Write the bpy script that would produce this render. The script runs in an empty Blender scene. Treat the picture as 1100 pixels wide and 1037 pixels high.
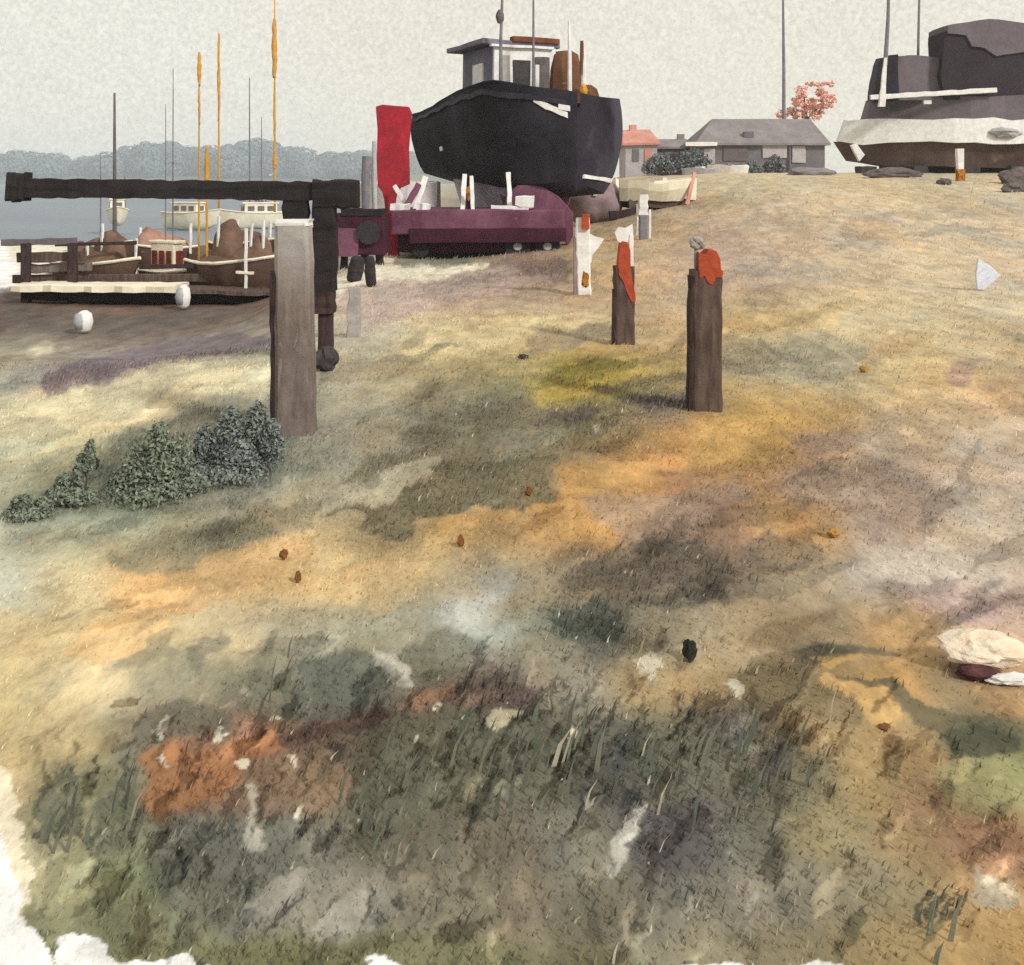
import bpy, bmesh, math, random
import numpy as np
from mathutils import Vector, Matrix, noise as mnoise

random.seed(7)
rng = np.random.default_rng(7)
sc = bpy.context.scene
COL = sc.collection
R = math.radians
F, CX, HY, H = 1180.0, 550.0, 195.0, 1.7      # focal length in photo pixels, principal column, horizon row, eye height
K = 1.04                                      # brightness of a level white sheet in this light

# ---------------------------------------------------------------- colour helpers
def lin(c):
    c = np.asarray(c, dtype=float) / 255.0
    return np.where(c <= 0.04045, c / 12.92, ((c + 0.055) / 1.055) ** 2.4)

def alb(c, k=1.0):
    a = np.clip(lin(c) / (K * k), 0.004, 0.86)
    return (float(a[0]), float(a[1]), float(a[2]), 1.0)

# ---------------------------------------------------------------- terrain
def S(t):
    t = np.clip(t, 0, 1)
    return t * t * (3 - 2 * t)

def hash2(ix, iy, seed):
    n = (ix.astype(np.int64) * 374761393 + iy.astype(np.int64) * 668265263 + seed * 974711) & 0xFFFFFFFF
    n = ((n ^ (n >> 13)) * 1274126177) & 0xFFFFFFFF
    n = (n ^ (n >> 16)) & 0xFFFF
    return n / 65535.0

def vnoise(x, y, seed=0):
    x = np.asarray(x, dtype=float); y = np.asarray(y, dtype=float)
    ix, iy = np.floor(x), np.floor(y)
    fx, fy = x - ix, y - iy
    fx = fx * fx * (3 - 2 * fx); fy = fy * fy * (3 - 2 * fy)
    a, b = hash2(ix, iy, seed), hash2(ix + 1, iy, seed)
    c, d = hash2(ix, iy + 1, seed), hash2(ix + 1, iy + 1, seed)
    return (a + (b - a) * fx) * (1 - fy) + (c + (d - c) * fx) * fy - 0.5

def fbm(x, y, seed=0, octs=4):
    t, amp = 0, 1.0
    for o in range(octs):
        t = t + amp * vnoise(x * 2 ** o, y * 2 ** o, seed + o * 17); amp *= 0.55
    return t

def T(X, D, rough=True):
    X = np.asarray(X, dtype=float); D = np.asarray(D, dtype=float)
    zr = 2.0 * S((D - 10) / 30) * S((X + 2) / 10)
    zl = -0.68 * S((D - 9) / 7) * S((-X - 0.12 * D) / 3)
    z = zr + zl
    far = S((D - 40) / 14) * S((-X - 0.115 * D) / 3)
    z = z - 1.3 * far + 1.05 * np.exp(-((X + 24.5) / 4.5) ** 2 - ((D - 53) / 10) ** 2)
    z = z + 9.0 * S((D - 900) / 120) * S((-X + 120) / 200)
    if rough:
        fade = S((70 - D) / 40)
        z = z + fade * (0.05 * fbm(X * 0.9, D * 0.9, 3, 3) + 0.018 * fbm(X * 5, D * 5, 9, 2))
    return z

def P(px, py, D):
    return Vector(((px - CX) / F * D, D, H - (py - HY) / F * D))

def ground_at(px, py, dmin=1.5):
    """where the line of sight through a photo pixel meets the ground"""
    d = dmin
    while d < 400:
        p = P(px, py, d)
        if p.z <= float(T(p.x, p.y)):
            return Vector((p.x, p.y, float(T(p.x, p.y))))
        d += 0.02 if d < 15 else 0.1
    return P(px, py, 60)

def on_ground(x, y):
    return Vector((x, y, float(T(x, y))))

# ---------------------------------------------------------------- materials
def mat(name, c1, c2=None, scale=3.0, rough=0.85, bump=0.35, grain=0.30, fine=9.0, stretch=(1, 1, 1), c3=None, k=1.0, spec=0.12):
    m = bpy.data.materials.new(name); m.use_nodes = True
    nt = m.node_tree; N = nt.nodes; L = nt.links
    b = N['Principled BSDF']
    b.inputs['Roughness'].default_value = rough
    b.inputs['Specular IOR Level'].default_value = spec
    tc = N.new('ShaderNodeTexCoord')
    mp = N.new('ShaderNodeMapping'); mp.inputs['Scale'].default_value = stretch
    L.new(tc.outputs['Object'], mp.inputs['Vector'])
    n1 = N.new('ShaderNodeTexNoise'); n1.inputs['Scale'].default_value = scale
    n1.inputs['Detail'].default_value = 5; n1.inputs['Roughness'].default_value = 0.62; n1.inputs['Distortion'].default_value = 0.4
    L.new(mp.outputs['Vector'], n1.inputs['Vector'])
    rp = N.new('ShaderNodeValToRGB')
    c2 = c2 if c2 is not None else tuple(v * 0.82 for v in c1)
    rp.color_ramp.elements[0].position = 0.36; rp.color_ramp.elements[0].color = alb(c1, k)
    rp.color_ramp.elements[1].position = 0.62; rp.color_ramp.elements[1].color = alb(c2, k)
    if c3 is not None:
        e = rp.color_ramp.elements.new(0.72); e.color = alb(c3, k)
    L.new(n1.outputs['Fac'], rp.inputs['Fac'])
    n2 = N.new('ShaderNodeTexNoise'); n2.inputs['Scale'].default_value = fine
    n2.inputs['Detail'].default_value = 8; n2.inputs['Roughness'].default_value = 0.85
    L.new(tc.outputs['Object'], n2.inputs['Vector'])
    mr = N.new('ShaderNodeMapRange')
    mr.inputs['From Min'].default_value = 0.25; mr.inputs['From Max'].default_value = 0.75
    mr.inputs['To Min'].default_value = 1 - grain; mr.inputs['To Max'].default_value = 1 + grain
    L.new(n2.outputs['Fac'], mr.inputs['Value'])
    mx = N.new('ShaderNodeMix'); mx.data_type = 'RGBA'; mx.blend_type = 'MULTIPLY'; mx.inputs['Factor'].default_value = 1.0
    L.new(rp.outputs['Color'], mx.inputs[6]); L.new(mr.outputs['Result'], mx.inputs[7])
    L.new(mx.outputs[2], b.inputs['Base Color'])
    bp = N.new('ShaderNodeBump'); bp.inputs['Strength'].default_value = bump; bp.inputs['Distance'].default_value = 0.02
    L.new(n2.outputs['Fac'], bp.inputs['Height']); L.new(bp.outputs['Normal'], b.inputs['Normal'])
    return m

def mat_attr(name, stretch=(1, 1, 1), rough=0.9, fine=90.0, grain=0.18, bump=0.3, rgh=.72):
    """colour comes from the mesh's own colour attribute (plant and soil kinds, one painted shadow), broken up by fine noise"""
    m = bpy.data.materials.new(name); m.use_nodes = True
    nt = m.node_tree; N = nt.nodes; L = nt.links
    b = N['Principled BSDF']; b.inputs['Roughness'].default_value = rough
    b.inputs['Specular IOR Level'].default_value = 0.12
    at = N.new('ShaderNodeAttribute'); at.attribute_name = 'Col'
    tc = N.new('ShaderNodeTexCoord')
    mp = N.new('ShaderNodeMapping'); mp.inputs['Scale'].default_value = stretch
    L.new(tc.outputs['Object'], mp.inputs['Vector'])
    n2 = N.new('ShaderNodeTexNoise'); n2.inputs['Scale'].default_value = fine
    n2.inputs['Detail'].default_value = 8; n2.inputs['Roughness'].default_value = rgh
    L.new(mp.outputs['Vector'], n2.inputs['Vector'])
    n3 = N.new('ShaderNodeTexNoise'); n3.inputs['Scale'].default_value = fine / 9
    n3.inputs['Detail'].default_value = 5; n3.inputs['Roughness'].default_value = 0.7
    L.new(mp.outputs['Vector'], n3.inputs['Vector'])
    ad = N.new('ShaderNodeMath'); ad.operation = 'ADD'
    L.new(n2.outputs['Fac'], ad.inputs[0]); L.new(n3.outputs['Fac'], ad.inputs[1])
    mr = N.new('ShaderNodeMapRange')
    mr.inputs['From Min'].default_value = 0.7; mr.inputs['From Max'].default_value = 1.3
    mr.inputs['To Min'].default_value = 1 - grain; mr.inputs['To Max'].default_value = 1 + grain
    L.new(ad.outputs[0], mr.inputs['Value'])
    mx = N.new('ShaderNodeMix'); mx.data_type = 'RGBA'; mx.blend_type = 'MULTIPLY'; mx.inputs['Factor'].default_value = 1.0
    L.new(at.outputs['Color'], mx.inputs[6]); L.new(mr.outputs['Result'], mx.inputs[7])
    L.new(mx.outputs[2], b.inputs['Base Color'])
    bp = N.new('ShaderNodeBump'); bp.inputs['Strength'].default_value = bump; bp.inputs['Distance'].default_value = 0.02
    L.new(ad.outputs[0], bp.inputs['Height']); L.new(bp.outputs['Normal'], b.inputs['Normal'])
    return m

M = {}
M['tar'] = mat('tarred_timber', (38, 36, 38), (52, 48, 48), 3, stretch=(.5, 3, 3), spec=.05)
M['grey_timber'] = mat('grey_timber', (132, 119, 113), (108, 96, 90), 5, stretch=(3, 3, .5), c3=(150, 140, 134), bump=.6)
M['pale_timber'] = mat('bleached_timber', (172, 166, 162), (146, 139, 135), 6, bump=.5)
M['brown_timber'] = mat('brown_timber', (104, 88, 80), (78, 64, 60), 6, stretch=(3, 3, .5), bump=.6)
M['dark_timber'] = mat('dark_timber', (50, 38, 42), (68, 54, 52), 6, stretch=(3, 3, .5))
M['rust_red'] = mat('rust_red_paint', (182, 84, 56), (150, 66, 48), 9, c3=(126, 68, 52), bump=.5)
M['white_paint'] = mat('white_paint', (232, 232, 232), (214, 212, 208), 6, grain=.08, k=1)
M['rust_stain'] = mat('rust_stain', (190, 130, 40), (120, 70, 30), 14)
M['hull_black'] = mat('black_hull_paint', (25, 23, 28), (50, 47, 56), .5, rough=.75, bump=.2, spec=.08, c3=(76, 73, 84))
M['hull_slate'] = mat('slate_hull_paint', (44, 42, 50), (56, 54, 63), 1.5, rough=.6, bump=.2)
M['hull_low'] = mat('grey_bottom_paint', (188, 184, 200), (160, 154, 172), 2)
M['maroon'] = mat('maroon_paint', (122, 82, 100), (94, 54, 74), 1.1, c3=(140, 112, 122))
M['maroon_dark'] = mat('dark_maroon_paint', (72, 32, 50), (56, 28, 42), 2)
M['red'] = mat('red_rudder_paint', (172, 42, 54), (140, 38, 50), 1.6, rough=.7, c3=(190, 66, 70))
M['lavender'] = mat('lavender_grey_paint', (122, 120, 134), (104, 100, 116), 2)
M['glass'] = mat('dark_window', (60, 56, 56), (98, 92, 88), 3, rough=.3, bump=.02, spec=.5)
M['brown_box'] = mat('brown_locker', (112, 78, 58), (92, 60, 44), 3, c3=(140, 118, 118))
M['rust_roof'] = mat('rust_roof_paint', (126, 76, 50), (110, 60, 40), 4)
M['grey_metal'] = mat('grey_metal', (128, 126, 134), (112, 108, 116), 5, rough=.6)
M['mast_dark'] = mat('dark_mast', (92, 84, 86), (112, 104, 108), 3)
M['sail_orange'] = mat('orange_sail', (206, 154, 58), (190, 136, 52), 4, stretch=(2, 2, .6))
M['brown_hull'] = mat('brown_hull', (106, 84, 72), (86, 66, 57), 1.6, c3=(122, 98, 84))
M['brown_cover'] = mat('brown_canvas', (122, 98, 84), (100, 78, 67), 2.4)
M['mauve_brown'] = mat('faded_canvas', (170, 134, 118), (146, 110, 96), 2)
M['rust_win'] = mat('rust_window', (128, 56, 46), (96, 44, 38), 5)
M['cream'] = mat('cream_paint', (238, 230, 208), (220, 212, 190), 3, grain=.08, k=1)
M['tyre'] = mat('black_rubber', (42, 40, 44), (56, 52, 56), 8)
M['roof_grey'] = mat('grey_slate_roof', (140, 134, 136), (122, 116, 118), 1.0, k=.95)
M['wall_grey'] = mat('grey_shed_wall', (118, 114, 120), (98, 96, 102), .8)
M['pale_wall'] = mat('pale_wall', (178, 174, 178), (160, 156, 160), 1)
M['terracotta'] = mat('terracotta_roof', (206, 152, 138), (184, 128, 116), 1.4)
M['tarp'] = mat('dark_tarpaulin', (58, 51, 58), (48, 42, 50), .5, bump=.5, c3=(68, 60, 68))
M['tarp_grey'] = mat('grey_canvas', (110, 102, 108), (98, 91, 97), .8, c3=(118, 110, 116))
M['bottom_brown'] = mat('brown_antifouling', (98, 84, 78), (80, 62, 56), .9, c3=(112, 96, 90))
M['stone_dark'] = mat('dark_stone', (78, 72, 72), (58, 54, 56), 9)
M['shadow_rock'] = mat('grey_shadow_rock', (112, 104, 102), (92, 84, 84), 4)
M['rock'] = mat('cream_rock', (236, 220, 202), (218, 196, 170), 9, bump=.6, c3=(244, 240, 234), k=.9)
M['rock_shade'] = mat('maroon_rock_shade', (70, 44, 52), (96, 62, 62), 9)
M['mauve'] = mat('mauve_canvas', (150, 130, 132), (132, 112, 116), 2)
M['buoy_grey'] = mat('grey_buoy', (176, 176, 180), (156, 156, 162), 8)
M['paper_blue'] = mat('pale_slate', (214, 220, 232), (200, 206, 220), 20)
M['bark'] = mat('bark', (96, 78, 70), (74, 60, 54), 6)
M['leafcol'] = mat_attr('leaves', fine=30)
M['grasscol'] = mat_attr('grass_blades', fine=40, grain=.25)
M['soil'] = mat_attr('ground', stretch=(1, .4, 1), fine=36, grain=.50, bump=.32, rgh=.92)

# ---------------------------------------------------------------- mesh helpers
def tag(o, label=None, cat=None, group=None, kind=None):
    if label: o['label'] = label
    if cat: o['category'] = cat
    if group: o['group'] = group
    if kind: o['kind'] = kind
    return o

def thing(name, loc, label, cat, group=None, rz=0.0):
    o = bpy.data.objects.new(name, None); COL.objects.link(o)
    o.location = loc; o.rotation_euler = (0, 0, rz)
    o.empty_display_size = .2
    return tag(o, label, cat, group)

def build(name, bm, m, parent=None, bevel=0.0, smooth=False, wob=0.0, wscale=3.0):
    if wob:
        for v in bm.verts:
            q = v.co * wscale
            v.co += wob * mnoise.noise_vector(q + Vector((7.3, 1.1, 4.7)))
    bmesh.ops.recalc_face_normals(bm, faces=bm.faces)
    me = bpy.data.meshes.new(name); bm.to_mesh(me); bm.free()
    if smooth:
        for p in me.polygons: p.use_smooth = True
    me.materials.append(m if not isinstance(m, str) else M[m])
    o = bpy.data.objects.new(name, me); COL.objects.link(o)
    if parent is not None: o.parent = parent
    if bevel:
        b = o.modifiers.new('bevel', 'BEVEL'); b.width = bevel; b.segments = 2; b.limit_method = 'ANGLE'
    return o

def B(): return bmesh.new()

def box(bm, c, s, rz=0.0, cuts=0, rot=None):
    r = bmesh.ops.create_cube(bm, size=1.0)
    mtx = Matrix.Translation(Vector(c)) @ (rot if rot is not None else Matrix.Rotation(rz, 4, 'Z')) @ Matrix.Diagonal((*s, 1))
    bmesh.ops.transform(bm, matrix=mtx, verts=r['verts'])
    if cuts:
        es = list({e for v in r['verts'] for e in v.link_edges})
        bmesh.ops.subdivide_edges(bm, edges=es, cuts=cuts, use_grid_fill=True)
    return bm

def loft(bm, rings, cap=True):
    vs = [[bm.verts.new(p) for p in r] for r in rings]
    n = len(vs[0])
    for a, b in zip(vs, vs[1:]):
        for i in range(n):
            bm.faces.new((a[i], a[(i + 1) % n], b[(i + 1) % n], b[i]))
    if cap:
        bm.faces.new(vs[0][::-1]); bm.faces.new(vs[-1])
    return bm

def timber(bm, p0, p1, w, d, n=10, jit=0.06, seed=0, cham=0.18, taper=1.0, up=None, wf=None):
    """a hewn baulk from p0 to p1: chamfered rectangle whose width and depth wander a little"""
    p0, p1 = Vector(p0), Vector(p1)
    ax = (p1 - p0).normalized()
    ref = Vector(up) if up is not None else (Vector((0, 1, 0)) if abs(ax.y) < .9 else Vector((0, 0, 1)))
    u = ax.cross(ref).normalized(); v = u.cross(ax).normalized()
    rnd = random.Random(seed); rings = []
    for i in range(n + 1):
        t = i / n
        k = 1 + (taper - 1) * t
        ww, dd = w * .5 * k, d * .5 * k
        if wf: ww *= wf(t)
        a = [1 + rnd.uniform(-jit, jit) for _ in range(4)]
        c = cham
        pts = [(-ww * a[0], -dd * (1 - c)), (-ww * a[0] * (1 - c), -dd * a[1]), (ww * a[2] * (1 - c), -dd * a[1]), (ww * a[2], -dd * (1 - c)),
               (ww * a[2], dd * (1 - c)), (ww * a[2] * (1 - c), dd * a[3]), (-ww * a[0] * (1 - c), dd * a[3]), (-ww * a[0], dd * (1 - c))]
        q = p0.lerp(p1, t)
        rings.append([q + u * x + v * y for x, y in pts])
    return loft(bm, rings)

def tube(bm, pts, rad, seg=8):
    pts = [Vector(p) for p in pts]
    if not hasattr(rad, '__len__'): rad = [rad] * len(pts)
    rings = []
    for i, p in enumerate(pts):
        ax = (pts[min(i + 1, len(pts) - 1)] - pts[max(i - 1, 0)]).normalized()
        ref = Vector((0, 0, 1)) if abs(ax.z) < .8 else Vector((1, 0, 0))
        u = ax.cross(ref).normalized(); v = ax.cross(u)
        rings.append([p + rad[i] * (math.cos(a) * u + math.sin(a) * v) for a in [2 * math.pi * k / seg for k in range(seg)]])
    return loft(bm, rings)

def prism(bm, pts, depth, z=None):
    """outline in (x, z) with real thickness along y"""
    f = [bm.verts.new((x, -depth / 2, zz)) for x, zz in pts]
    b = [bm.verts.new((x, depth / 2, zz)) for x, zz in pts]
    bm.faces.new(f); bm.faces.new(b[::-1])
    n = len(pts)
    for i in range(n):
        bm.faces.new((f[i], b[i], b[(i + 1) % n], f[(i + 1) % n]))
    return bm

def lump(bm, c, s, sub=3, amp=.25, sc_=1.6, seed=0):
    r = bmesh.ops.create_icosphere(bm, subdivisions=sub, radius=1.0)
    for v in r['verts']:
        q = v.co.copy()
        k = 1 + amp * mnoise.fractal(q * sc_ + Vector((seed * 3.1, seed * 1.7, 0)), .9, 2.0, 4)
        v.co = Vector(c) + Vector((q.x * s[0] * k, q.y * s[1] * k, q.z * s[2] * k))
    return bm

def rel(parent, p):
    return parent.matrix_basis.inverted() @ Vector(p)

def leaf_mesh(name, pts, nrm, size, cols, m, parent=None, aspect=.55):
    """many small separate leaf faces in one mesh"""
    n = len(pts)
    pts = np.asarray(pts); nrm = np.asarray(nrm)
    a = rng.normal(size=(n, 3)); u = np.cross(nrm, a); u /= np.linalg.norm(u, axis=1)[:, None] + 1e-9
    v = np.cross(nrm, u); v /= np.linalg.norm(v, axis=1)[:, None] + 1e-9
    s = np.asarray(size).reshape(-1, 1) * np.ones((n, 1))
    V = np.stack([pts - u * s, pts - v * s * aspect, pts + u * s, pts + v * s * aspect], 1).reshape(-1, 3)
    me = bpy.data.meshes.new(name)
    me.vertices.add(4 * n); me.vertices.foreach_set('co', V.astype(np.float32).ravel())
    me.loops.add(4 * n); me.loops.foreach_set('vertex_index', np.arange(4 * n, dtype=np.int32))
    me.polygons.add(n); me.polygons.foreach_set('loop_start', np.arange(0, 4 * n, 4, dtype=np.int32))
    me.update(calc_edges=True)
    ca = me.color_attributes.new('Col', 'FLOAT_COLOR', 'POINT')
    C4 = np.ones((4 * n, 4), np.float32); C4[:, :3] = np.repeat(np.asarray(cols), 4, 0)
    ca.data.foreach_set('color', C4.ravel())
    me.materials.append(m)
    o = bpy.data.objects.new(name, me); COL.objects.link(o)
    if parent is not None: o.parent = parent
    return o

def blob_points(c, s, n, shell=.55):
    d = rng.normal(size=(n, 3)); d /= np.linalg.norm(d, axis=1)[:, None]
    r = (shell + (1 - shell) * rng.random((n, 1))) 
    return np.asarray(c) + d * r * np.asarray(s), d

# ---------------------------------------------------------------- ground colours (plants, soil and one painted post shadow), as points on the ground
CP = []
def row(y, *items):
    for x, c in items: CP.append((x, y, c))
row(200, (700, (190, 168, 132)), (780, (200, 180, 142)), (900, (196, 178, 146)), (1000, (192, 176, 144)), (1090, (186, 170, 140)))
row(245, (690, (188, 158, 118)), (760, (186, 160, 134)), (850, (190, 166, 138)), (950, (194, 174, 146)), (1080, (196, 176, 148)))
row(290, (340, (222, 214, 190)), (420, (222, 214, 190)), (500, (150, 142, 122)), (570, (138, 112, 104)), (640, (190, 165, 120)), (700, (192, 166, 136)), (800, (186, 164, 142)), (900, (188, 170, 144)), (1000, (196, 180, 152)), (1090, (198, 178, 150)))
row(318, (0, (100, 92, 84)), (100, (92, 82, 78)), (200, (104, 92, 84)), (300, (140, 126, 112)), (400, (196, 178, 164)), (470, (176, 146, 138)), (540, (170, 142, 124)), (610, (190, 160, 128)))
row(345, (0, (112, 106, 100)), (100, (104, 97, 92)), (200, (116, 110, 104)), (270, (142, 134, 122)), (400, (186, 178, 158)), (460, (196, 184, 158)), (550, (204, 182, 134)), (620, (186, 164, 124)), (720, (190, 164, 128)), (800, (194, 168, 122)), (900, (206, 184, 142)), (1000, (204, 188, 152)), (1090, (198, 186, 158)))
row(372, (0, (150, 146, 130)), (60, (150, 142, 128)), (140, (132, 124, 118)), (230, (150, 142, 130)), (400, (178, 168, 146)), (480, (204, 186, 134)), (560, (188, 168, 120)), (700, (182, 158, 116)), (800, (190, 168, 124)), (880, (168, 160, 134)), (1000, (206, 182, 134)), (1090, (200, 174, 130)))
row(400, (0, (176, 172, 150)), (50, (132, 120, 120)), (130, (136, 124, 122)), (230, (186, 178, 150)), (400, (172, 164, 140)), (470, (164, 150, 112)), (540, (158, 142, 96)), (610, (176, 156, 56)), (680, (178, 154, 70)), (800, (166, 158, 134)), (900, (172, 162, 134)), (980, (198, 176, 128)), (1080, (196, 168, 126)))
row(440, (30, (198, 190, 160)), (130, (194, 186, 156)), (230, (140, 138, 126)), (300, (130, 130, 118)), (400, (166, 160, 140)), (490, (142, 132, 106)), (570, (130, 118, 92)), (640, (134, 124, 84)), (700, (120, 110, 96)), (800, (190, 158, 92)), (880, (196, 160, 92)), (1000, (198, 172, 134)), (1080, (192, 166, 136)))
row(480, (0, (190, 184, 156)), (70, (172, 168, 138)), (150, (106, 110, 98)), (250, (108, 112, 108)), (350, (158, 152, 134)), (430, (150, 142, 120)), (520, (140, 130, 104)), (590, (150, 138, 108)), (660, (176, 150, 100)), (730, (200, 150, 80)), (800, (186, 146, 84)), (870, (176, 146, 112)), (960, (172, 152, 128)), (1080, (190, 170, 150)))
row(525, (0, (176, 176, 152)), (60, (150, 150, 122)), (150, (122, 124, 106)), (250, (150, 146, 128)), (350, (166, 160, 138)), (430, (150, 140, 114)), (520, (146, 132, 100)), (600, (198, 146, 70)), (680, (196, 144, 76)), (740, (172, 134, 104)), (800, (188, 146, 92)), (870, (164, 138, 120)), (950, (164, 144, 130)), (1060, (188, 172, 154)))
row(570, (0, (180, 184, 170)), (60, (184, 182, 150)), (150, (160, 154, 122)), (240, (146, 138, 114)), (320, (200, 176, 126)), (400, (168, 146, 106)), (480, (196, 160, 98)), (560, (178, 144, 92)), (630, (200, 152, 84)), (700, (160, 130, 100)), (780, (158, 126, 104)), (850, (202, 156, 88)), (940, (176, 152, 132)), (1050, (194, 178, 156)))
row(620, (0, (192, 190, 166)), (80, (206, 190, 146)), (160, (204, 166, 108)), (250, (202, 172, 118)), (350, (206, 176, 122)), (440, (194, 164, 112)), (530, (162, 148, 120)), (620, (140, 126, 102)), (700, (116, 104, 90)), (770, (130, 116, 100)), (860, (180, 160, 128)), (950, (188, 170, 150)), (1070, (194, 174, 156)))
row(680, (0, (206, 180, 130)), (80, (202, 180, 130)), (150, (194, 174, 128)), (250, (190, 174, 138)), (330, (168, 160, 134)), (420, (142, 136, 114)), (500, (168, 166, 150)), (580, (134, 128, 106)), (650, (106, 104, 92)), (720, (150, 140, 116)), (800, (170, 150, 118)), (900, (158, 138, 106)), (980, (192, 152, 98)), (1060, (196, 164, 140)))
row(740, (0, (204, 182, 130)), (100, (202, 184, 144)), (190, (150, 144, 118)), (290, (126, 124, 106)), (380, (108, 106, 92)), (450, (116, 104, 86)), (520, (112, 94, 80)), (600, (156, 144, 122)), (700, (178, 154, 112)), (800, (150, 130, 96)), (880, (140, 118, 82)), (960, (178, 142, 82)), (1030, (150, 130, 98)), (1090, (192, 152, 102)))
row(795, (0, (206, 182, 128)), (60, (196, 176, 130)), (130, (124, 122, 100)), (190, (138, 106, 82)), (260, (132, 100, 80)), (340, (104, 86, 72)), (430, (96, 88, 70)), (520, (94, 94, 78)), (600, (104, 100, 84)), (700, (98, 98, 84)), (790, (92, 88, 82)), (880, (150, 130, 96)), (960, (168, 142, 96)), (1060, (100, 100, 76)))
row(850, (20, (200, 180, 136)), (70, (108, 110, 84)), (130, (114, 114, 92)), (190, (130, 104, 80)), (260, (126, 102, 80)), (340, (120, 102, 82)), (420, (82, 84, 74)), (520, (100, 98, 80)), (600, (98, 94, 80)), (680, (84, 82, 76)), (760, (104, 98, 92)), (850, (112, 110, 94)), (940, (150, 132, 92)), (1000, (146, 116, 84)), (1080, (146, 146, 88)))
row(910, (50, (146, 140, 112)), (130, (142, 142, 108)), (200, (92, 94, 86)), (280, (98, 102, 96)), (350, (130, 124, 112)), (450, (116, 108, 90)), (550, (112, 102, 86)), (640, (126, 122, 106)), (720, (82, 76, 78)), (800, (112, 110, 98)), (900, (138, 128, 98)), (980, (146, 124, 90)), (1060, (146, 112, 86)))
row(970, (60, (146, 144, 112)), (130, (134, 138, 98)), (200, (104, 106, 88)), (290, (132, 128, 116)), (380, (142, 136, 122)), (470, (126, 116, 94)), (560, (126, 116, 96)), (650, (112, 106, 90)), (740, (120, 114, 100)), (830, (148, 140, 124)), (900, (126, 120, 100)), (980, (140, 126, 94)), (1060, (168, 138, 94)))
row(1025, (80, (128, 132, 92)), (200, (116, 118, 82)), (300, (112, 112, 76)), (400, (116, 112, 78)), (500, (122, 116, 84)), (600, (126, 116, 92)), (740, (140, 132, 108)), (850, (140, 130, 102)), (950, (148, 132, 94)), (1060, (172, 142, 92)))
row(1090, (100, (124, 124, 88)), (500, (120, 112, 82)), (900, (144, 130, 96)))

# patches with an outline of their own: (polygon, colour, softness, strength, rim)
ST = []
def st(c, soft, strength, *pts, rim=0.0): ST.append((np.array(pts, float), np.array(c, float), soft, strength, rim))
st((226, 218, 194), 3, .9, (395, 290), (520, 281), (512, 290), (400, 304), (380, 312), (355, 316), (352, 300))
st((232, 226, 206), 3, .9, (-60, 262), (-20, 236), (22, 226), (60, 226), (62, 236), (84, 248), (60, 254), (84, 262), (66, 272), (30, 300), (-60, 300))
st((238, 238, 238), 3, .9, (-60, 300), (-60, 252), (8, 258), (20, 284), (24, 304), (0, 318), (-40, 318))
st((96, 82, 76), 3, .85, (-40, 318), (20, 306), (40, 316), (30, 340), (0, 356), (-60, 350))
st((112, 112, 92), 4, .8, (425, 274), (505, 268), (500, 284), (430, 284))
st((176, 154, 144), 2, .7, (375, 306), (520, 288), (608, 300), (540, 322), (478, 326), (420, 346), (360, 340))
st((126, 104, 100), 3, .7, (555, 282), (618, 282), (618, 306), (560, 300))
st((118, 104, 112), 3, .85, (38, 414), (64, 398), (120, 378), (198, 368), (250, 362), (290, 358), (288, 376), (215, 384), (150, 400), (100, 412), (56, 424))
st((98, 90, 84), 6, .75, (0, 326), (130, 334), (300, 330), (240, 352), (120, 360), (0, 352))
st((206, 200, 168), 5, .7, (30, 372), (58, 368), (56, 382), (34, 386))
st((206, 196, 160), 7, .8, (0, 432), (120, 410), (200, 394), (290, 386), (292, 420), (200, 432), (100, 446), (0, 462))
st((212, 194, 146), 6, .75, (430, 370), (520, 340), (660, 342), (640, 358), (560, 366), (470, 388))
st((142, 130, 108), 3, .7, (560, 384), (580, 362), (640, 350), (660, 362), (600, 378))
st((184, 158, 58), 8, .78, (566, 412), (630, 398), (702, 396), (692, 412), (640, 430), (580, 432))
st((122, 110, 82), 2, .8, (632, 420), (700, 404), (740, 400), (742, 408), (690, 418), (640, 428))
st((104, 94, 90), 3, .85, (664, 436), (700, 422), (742, 424), (742, 440), (700, 440))  # cast shadow of the tallest post, painted into the ground
st((112, 98, 90), 2, .85, (572, 462), (590, 444), (640, 438), (630, 452), (612, 466), (600, 456))  # outer end of that post's painted shadow
st((118, 110, 88), 5, .75, (430, 462), (520, 424), (580, 432), (560, 452), (500, 472), (450, 486))
st((128, 118, 94), 3, .7, (350, 520), (400, 486), (470, 470), (520, 462), (500, 482), (440, 500), (380, 516))
st((192, 182, 152), 2, .75, (352, 540), (420, 505), (470, 486), (468, 512), (440, 530), (400, 538))
st((126, 118, 92), 2, .85, (350, 544), (410, 538), (466, 520), (470, 506), (540, 492), (600, 490), (604, 520), (590, 546), (540, 548), (500, 546), (478, 558), (446, 560), (440, 576), (404, 582), (386, 570), (390, 550), rim=.12)
st((208, 164, 96), 2, .75, (480, 560), (500, 550), (556, 544), (552, 562), (500, 575), (474, 580))
st((206, 168, 112), 3, .8, (118, 650), (200, 612), (262, 585), (330, 578), (340, 600), (250, 640), (180, 662), (140, 658), rim=.1)
st((206, 172, 116), 3, .8, (62, 698), (110, 672), (150, 660), (172, 660), (190, 676), (170, 700), (108, 712), rim=.1)
st((128, 124, 102), 5, .65, (110, 596), (170, 562), (290, 552), (300, 575), (220, 592), (200, 610), (150, 612))
st((122, 114, 92), 3, .55, (215, 562), (290, 536), (350, 530), (340, 560), (300, 582), (230, 572))
st((200, 154, 86), 8, .65, (592, 506), (650, 490), (704, 488), (716, 540), (690, 570), (620, 585), (596, 560))
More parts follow.
